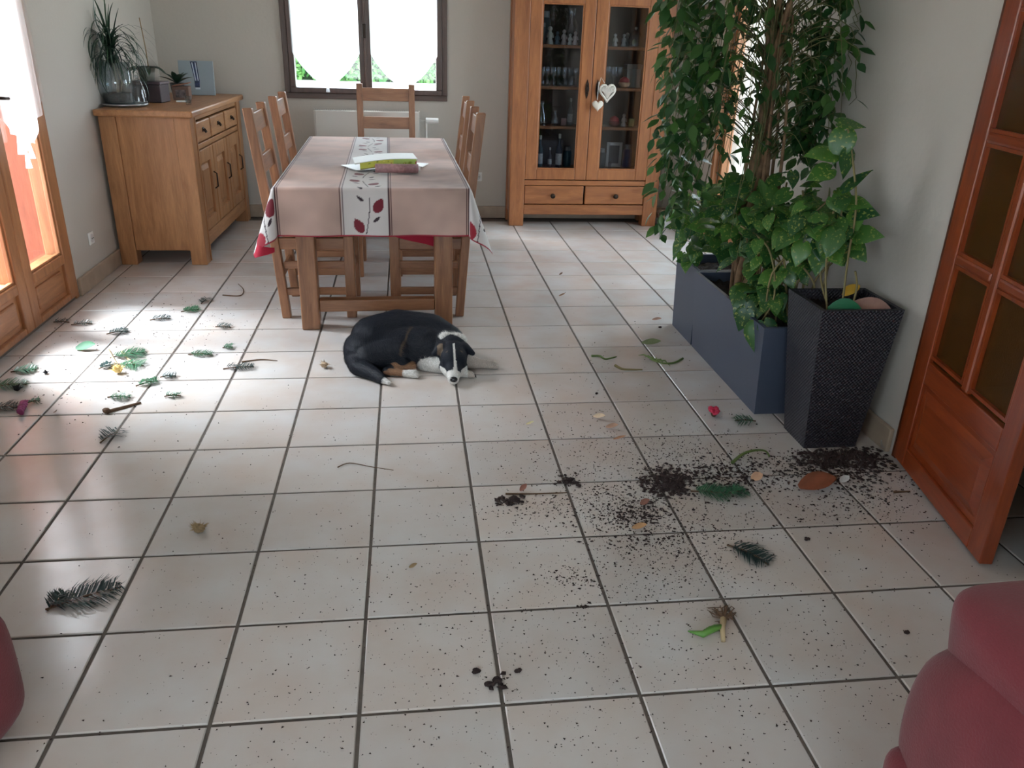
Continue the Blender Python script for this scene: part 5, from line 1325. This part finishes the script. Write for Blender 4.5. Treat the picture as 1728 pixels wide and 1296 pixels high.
def twig(label, pix, r=.012, m_=None, nm='twig', zh=.012, cat='twig', arch=0):
    P = [at(x, y) for x, y in pix]; o0 = P[0]; t = thing(nm, label, cat, (o0.x, o0.y, 0)); pts = []
    for i in range(len(P)-1):
        a0 = P[max(i-1, 0)]; a, b = P[i], P[i+1]; b1 = P[min(i+2, len(P)-1)]
        for k in range(5):
            u = k/5; v_ = .5*((2*a)+(b-a0)*u+(2*a0-5*a+4*b-b1)*u*u+(3*a-a0-3*b+b1)*u**3); f_ = (i+u)/(len(P)-1)
            pts.append((v_.x-o0.x, v_.y-o0.y, zh+arch*math.sin(math.pi*f_)))
    pts.append((P[-1].x-o0.x, P[-1].y-o0.y, zh)); n_ = len(pts)
    MB().tube(pts, [r*(1-.55*i/n_) for i in range(n_)], 6).build('stick', m_ or TWG, t, smooth=True)
    return t
t_ = twig('long brown twig with a knobby end in the bright patch', [(180, 697), (205, 690), (238, 681)], .03, TWG)
MB().ball((0, 0, .035), (.05, .04, .035), 8, 6, .1).build('knob', TWG, t_)
twig('pale cut twig lying slanted in the bright patch, left one', [(183, 592), (192, 608), (202, 622)], .022, STW)
twig('pale cut twig lying slanted in the bright patch, right one', [(207, 595), (216, 606), (228, 617)], .022, STW)
twig('thin straight stick left of the spilled soil', [(853, 835), (900, 835), (957, 833)], .011)
twig('thin curved straw in the middle of the floor', [(570, 790), (590, 783), (625, 789), (664, 795)], .007, TWG)
twig('looped dark stem on the floor left of the table', [(376, 499), (405, 500), (411, 490), (402, 480)], .012, TWG)
GST = mat('green_stem', srgb(92,112,58), .6)
twig('long arching green stem at the foot of the long planter', [(1235, 783), (1252, 772), (1270, 767), (1290, 766), (1298, 772)], .02, GST, arch=.04)
twig('short curved green stem on the third joint from the planter', [(998, 602), (1012, 602), (1022, 607), (1040, 603)], .02, GST)
twig('brownish curved stem below the short green one', [(1038, 618), (1050, 624), (1066, 625), (1084, 625)], .022, mat('stem_brown_green', srgb(120,108,70), .7))
t_ = twig('green stem with a tuft of cut leaves at its left end', [(1152, 606), (1138, 613), (1118, 614), (1098, 608)], .018, GST)
for k in range(6):
    e = at(1104, 610)-at(1152, 606); MB().tube([(e.x, e.y, .015), (e.x-.12+.05*k, e.y+.16-.05*k, .05), (e.x-.18+.07*k, e.y+.22-.09*k, .015)], [.012, .012, .003], 5).build('leaf_shred', GST, t_)
twig('thin dark twigs near the dog tail', [(408, 612), (440, 608), (468, 610)], .012)
twig('dark dry stem tip below the far end of the soil', [(1500, 783), (1512, 786)], .01)
twig('dark sliver of bark in the soil by the door', [(1508, 832), (1535, 831)], .014)
# leaves, petals and dried bits
def flake(label, px, py, L_, W_, ang, colr, nm, cat, lift=.05, tilt=.25, rough=.6):
    q = at(px, py); t = thing(nm, label, cat, (q.x, q.y, 0), ang)
    L_, W_ = (L_, W_) if L_ > .27 else (L_*.8, W_*.75)
    broadleaf(L_, W_, -.03).build('blade', mat(nm+'_%d_%d' % (px, py), srgb(*colr), rough, noise_amt=.25, noise_scale=25), t, (-L_/2, 0, lift*.5), (tilt, 0, 0), smooth=True, fix=False)
    return t
t_ = flake('large glossy copper brown fallen leaf at the edge of the soil', 1375, 825, .40, .24, .12, (120,66,44), 'fallen_leaf', 'leaf', .09, .3, .35)
e = .2; MB().tube([(.19, 0, .05), (.25, .02, .07), (.28, .05, .1)], .01, 5).build('leaf_stalk', TWG, t_)
t_ = flake('curled bright green leaf near the french door', 146, 590, .28, .15, .1, (24,98,54), 'green_leaf', 'leaf', .06, .6)
flake('pale orange petal beside the spilled soil', 1275, 808, .16, .14, .3, (196,156,126), 'petal', 'petal', .03, .5)
flake('pale orange dry leaf in front of the soil trail', 1078, 893, .17, .1, -.1, (176,134,92), 'dry_leaf', 'leaf', .03)
flake('reddish dry leaf scrap within the soil trail', 1087, 852, .12, .1, .2, (130,84,70), 'dry_leaf', 'leaf', .04)
flake('rust coloured leaf scrap above the thin stick', 882, 828, .12, .08, .8, (136,88,74), 'dry_leaf', 'leaf', .04)
flake('tan dry leaf just left of two white crumbs', 1011, 707, .20, .10, -.5, (200,178,150), 'dry_leaf', 'leaf', .05, .5)
flake('tan curled leaf with dark spot right of the white crumbs', 1032, 724, .18, .10, -.2, (158,124,104), 'dry_leaf', 'leaf', .05, .4)
flake('narrow orange brown leaf on the cross joint', 1045, 743, .18, .06, -.05, (164,120,92), 'dry_leaf', 'leaf', .03)
flake('small yellowish leaf scrap left of the tan leaves', 894, 717, .12, .06, -.1, (196,186,140), 'dry_leaf', 'leaf', .02)
flake('rolled grey green leaf near the far planter corner', 1098, 581, .28, .10, -.1, (96,104,70), 'rolled_leaf', 'leaf', .05, .8)
flake('curled pinkish dry leaf beside the far planter corner', 1108, 543, .2, .09, -.5, (176,140,124), 'dry_leaf', 'leaf', .06, .5)
flake('white paper scrap on the soil next to the brown leaf', 1424, 812, .15, .12, .4, (196,196,196), 'paper_scrap', 'paper', .01, .1)
flake('crumpled white paper at the foot of the open door', 1487, 757, .18, .14, 1.0, (170,166,160), 'paper_scrap', 'paper', .1, .6)
flake('tiny dried scrap on the tile in the lower centre', 697, 959, .09, .06, .1, (150,126,90), 'dried_scrap', 'dried leaf', .03)
flake('dry brown scrap left of the cabinet side joint', 946, 465, .1, .06, .6, (110,80,60), 'dried_scrap', 'dried leaf', .04)
flake('small brown scrap between the table and the planters', 948, 500, .14, .07, .1, (150,116,90), 'dried_scrap', 'dried leaf', .02)
flake('forked brown scrap on the floor below the pink flower at left', 97, 700, .18, .08, -.9, (110,90,74), 'dried_scrap', 'dried leaf', .05, .5)
def bloom(label, px, py, colr, petals, r, nm='flower', tall=1.0, seed=0):
    q = at(px, py); t = thing(nm, label, 'flower', (q.x, q.y, 0), seed*.7); rn = random.Random(seed)
    m_ = mat('petal_%d' % px, srgb(*colr), .6, noise_amt=.2, noise_scale=40)
    for k in range(petals):
        a = k*2.4; rr_ = r*(.4+.6*k/petals)
        MB().ball((0, 0, 0), (rr_*.62, rr_*.5, rr_*.2), 8, 5, .06).build('petal', m_, t, (math.cos(a)*rr_*.55, math.sin(a)*rr_*.4, r*.62*tall+rn.uniform(-.1,.25)*r), (rn.uniform(-.7,.7), rn.uniform(-.7,.7), a), smooth=True)
    MB().ball((0, 0, r*.35), (r*.4, r*.35, r*.34), 8, 6, .1).build('calyx', TWG, t)
    return t
bloom('crumpled deep pink flower head lying right of centre', 1204, 703, (204,50,84), 9, .11, seed=1)
f_ = bloom('long magenta flower lying near the french door', 42, 685, (150,60,110), 6, .08, seed=2)
o_ = f_
for k in range(5): MB().ball((0,0,0), (.05, .04, .035), 8, 5, .15).build('petal', MATS['petal_42'], f_, (.05+.045*k, -.03-.03*k, .05), (0, .3*k, .4), smooth=True)
f_.rotation_euler.z = -.75
dried = MATS['straw']
def bur(label, px, py, r, m_, nm, cat, n=40, seed=0):
    q = at(px, py); t = thing(nm, label, cat, (q.x, q.y, 0)); rn = random.Random(seed)
    MB().ball((0, 0, r*.7), (r*.7, r*.6, r*.6), 10, 7, .15).build('core', m_, t)
    b_ = MB()
    for k in range(n):
        v = Vector((rn.gauss(0,1), rn.gauss(0,1), abs(rn.gauss(0,1))*.7)).normalized(); s_ = v.orthogonal().normalized()*.007; a = Vector((0,0,r*.6))+v*r*.5; e = Vector((0,0,r*.6))+v*r*rn.uniform(1,1.5); e.z = max(.004, e.z)
        b_.v += [tuple(a-s_), tuple(a+s_), tuple(e)]; b_.f.append((3*k, 3*k+1, 3*k+2))
    o = b_.build('bristles', m_, t, fix=False); o['kind'] = 'stuff'
    return t
bur('dried pale brown flower head alone on a tile at left centre', 337, 899, .075, mat('dried_head', srgb(150,128,96), .9), 'dried_flower', 'dried flower')
bur('dried yellow flower head at the end of the cut twigs', 200, 630, .09, mat('dried_yellow', srgb(214,186,120), .9), 'dried_flower', 'dried flower', seed=2)
bur('dry papery flower scrap left of the dog tail', 548, 621, .07, mat('dried_paper', srgb(178,156,130), .9), 'dried_flower', 'dried flower', seed=3)
bur('round dark seed head between the door and the magenta flower', 30, 660, .06, mat('seed_dark', srgb(44,44,48), .9), 'seed_head', 'seed head', seed=4)
bur('tiny dark seed head below the curled green leaf', 78, 631, .035, MATS['seed_dark'], 'seed_head', 'seed head', seed=5)
bur('tiny dark seed head nearest the door foot', 46, 628, .035, MATS['seed_dark'], 'seed_head', 'seed head', seed=6)
# uprooted grass plant
q = at(1218, 1062); up_ = thing('uprooted_plant', 'uprooted grass seedling with brown roots in the lower right', 'plant', (q.x, q.y, 0))
e1, e2, e3, e4 = at(1160, 1070)-q, at(1185, 1077)-q, at(1222, 1040)-q, at(1220, 1084)-q
MB().tube([(0,0,.03), (e2.x*.6, e2.y*.6, .05), (e2.x, e2.y, .04), (e1.x, e1.y, .03)], [.02, .03, .028, .005], 6).build('green_blade', mat('grass_green', srgb(92,140,62), .5), up_, smooth=True)
MB().tube([(e4.x, e4.y, .015), (0, 0, .03), (e3.x*.5, e3.y*.5, .04)], [.02, .025, .03], 6).build('pale_stem', STW, up_, smooth=True)
MB().tube([(0,0,.03), (e2.x*.4, e2.y*.2, .05), (e2.x*.55, e2.y*-.1, .02)], [.02, .018, .006], 5).build('green_blade', MATS['grass_green'], up_, smooth=True)
rt_ = MB(); rn = random.Random(3)
for k in range(46):
    a = Vector((e3.x*.5, e3.y*.5, .04)); d = Vector((e3.x*.5+rn.uniform(-.12,.12), e3.y*.6+rn.uniform(-.08,.12), 0)); mpt = a+d*.5+Vector((rn.uniform(-.05,.05), rn.uniform(-.05,.05), rn.uniform(-.02,.03))); e = a+d; e.z = .006
    rt_.tube([a, mpt, e], [.006, .005, .002], 3, cap=False)
rt_.build('roots', TWG, up_, fix=False)['kind'] = 'stuff'

# soil crumbs ---------------------------------------------------------------------
tet = [(1,0,-.3),(-.5,.87,-.3),(-.5,-.87,-.3),(0,0,1)]
tf = [(0,2,1),(0,1,3),(1,2,3),(2,0,3)]
oc = [(1,0,0),(0,1,0),(-1,0,0),(0,-1,0),(0,0,.8),(0,0,-.4)]; of = [(0,1,4),(1,2,4),(2,3,4),(3,0,4),(1,0,5),(2,1,5),(3,2,5),(0,3,5)]
def crumbs(name, label, groups, seed, m_):
    """groups: (px, py, sx, sy, count, rmin, rmax) gaussian clusters given where the photograph shows them"""
    rn = random.Random(seed); b_ = MB(); c0 = at(groups[0][0], groups[0][1])
    for px, py, sx, sy, n_, r0, r1 in groups:
        for _ in range(n_):
            x = rn.gauss(px, sx); y = rn.gauss(py, sy)
            if y < 400 or y > 1400: continue
            q = at(x, y)
            if q.x > 4.7 and q.y > 4.45 or q.x < XL+.1: continue
            if q.x > 4.9 and q.y > 3.55 or q.x > 5.85: continue
            r_ = (r0+(r1-r0)*rn.random()**2.5)*.82; z = r_*.4; a = rn.uniform(0, 6.28); el = rn.uniform(.6, 1.8)
            ca, sa = math.cos(a), math.sin(a); o_ = len(b_.v); src, fs = (oc, of) if r_ > .012 else (tet, tf)
            for vx, vy, vz in src:
                X_, Y_ = vx*r_*el*rn.uniform(.7,1.3), vy*r_*rn.uniform(.7,1.3)
                b_.v.append((q.x-c0.x+X_*ca-Y_*sa, q.y-c0.y+X_*sa+Y_*ca, z+vz*r_*.7))
            b_.f += [tuple(i+o_ for i in f) for f in fs]
    o = b_.build(name, m_, None, (c0.x, c0.y, 0), fix=False); tag(o, label, 'soil', None, 'stuff'); return o
SD = mat('soil_crumb', srgb(48,34,32), .95)
crumbs('spilled_soil', 'dark potting soil trail scattered from the tall planter across the tiles',
  [(1120, 815, 26, 10, 420, .008, .035), (1130, 818, 14, 9, 260, .012, .05), (1190, 800, 50, 12, 520, .005, .03), (1180, 775, 70, 22, 700, .004, .018), (1240, 815, 50, 16, 380, .005, .028),
   (1420, 775, 40, 10, 900, .01, .045), (1440, 790, 40, 16, 520, .006, .035), (1400, 790, 60, 14, 500, .005, .025), (1460, 830, 60, 22, 520, .004, .02), (1330, 790, 60, 14, 300, .004, .022), (1380, 860, 60, 22, 300, .004, .018),
   (1060, 860, 50, 24, 700, .004, .02), (1070, 870, 26, 10, 260, .006, .026), (1000, 840, 60, 30, 500, .003, .016), (960, 812, 10, 6, 60, .01, .045), (863, 847, 12, 4, 70, .012, .045), (905, 860, 60, 16, 260, .003, .016), (1090, 910, 50, 18, 360, .004, .02),
   (1100, 960, 60, 34, 420, .003, .015), (965, 975, 26, 10, 130, .005, .016), (985, 1024, 6, 3, 30, .006, .02), (1180, 930, 50, 30, 260, .003, .013), (1230, 920, 60, 40, 320, .003, .014), (1040, 770, 60, 30, 420, .003, .014), (1150, 740, 70, 22, 260, .003, .012),
   (840, 1150, 9, 6, 26, .012, .036), (1150, 860, 70, 26, 420, .003, .016), (1510, 870, 40, 22, 160, .003, .014), (925, 780, 70, 40, 260, .003, .012)], 1, SD)
crumbs('soil_specks', 'fine dark specks of soil dusted thinly over the whole tiled floor',
  [(950, 950, 230, 130, 1500, .003, .011), (700, 1050, 300, 140, 900, .003, .011), (1250, 1080, 230, 120, 900, .003, .012), (300, 900, 200, 150, 260, .003, .010), (700, 720, 260, 70, 420, .003, .010), (1050, 600, 120, 70, 200, .004, .014),
   (200, 600, 110, 60, 520, .004, .016), (320, 540, 60, 30, 260, .004, .014), (1450, 980, 110, 120, 260, .003, .013), (850, 1200, 400, 80, 420, .003, .012), (1000, 700, 110, 40, 200, .004, .014)], 2, SD)
def clod(label, px, py, r, seed):
    q = at(px, py); rn = random.Random(seed); t = thing('soil_clod', label, 'soil clod', (q.x, q.y, 0)); r *= .68
    for k in range(3): MB().ball((rn.uniform(-r, r)*.8, rn.uniform(-r, r)*.5, r*.5), (r*rn.uniform(.6,1), r*rn.uniform(.5,.8), r*.6), 8, 6, .2).build('lump', SD, t)
clod('oval soil clod left of the lengthwise joint in the lower centre', 806, 1134, .04, 1)
clod('soil clod right of the joint in the lower centre', 872, 1135, .04, 2)
clod('largest soil clod lying on the joint in the lower centre', 841, 1149, .05, 3)
clod('soil clod just left of the joint beneath the other two', 828, 1156, .045, 4)
clod('elongated dark soil clod below the thin straight stick', 863, 847, .07, 5)
clod('dark soil clod on the tile corner above the stick end', 960, 813, .06, 6)
clod('single soil clod on the tile left of the red armchair', 1531, 1068, .035, 7)
clod('soil clod in the tile behind the arched sprig at the right', 1363, 911, .035, 8)
clod('dark oval clod near the foot of the far planter', 1115, 553, .035, 9)
clod('small dark clod on the tile before the dog paw side', 1006, 665, .03, 10)
for nm_ in ('body_raw',):
    if nm_ in bpy.data.meshes: bpy.data.meshes.remove(bpy.data.meshes[nm_])
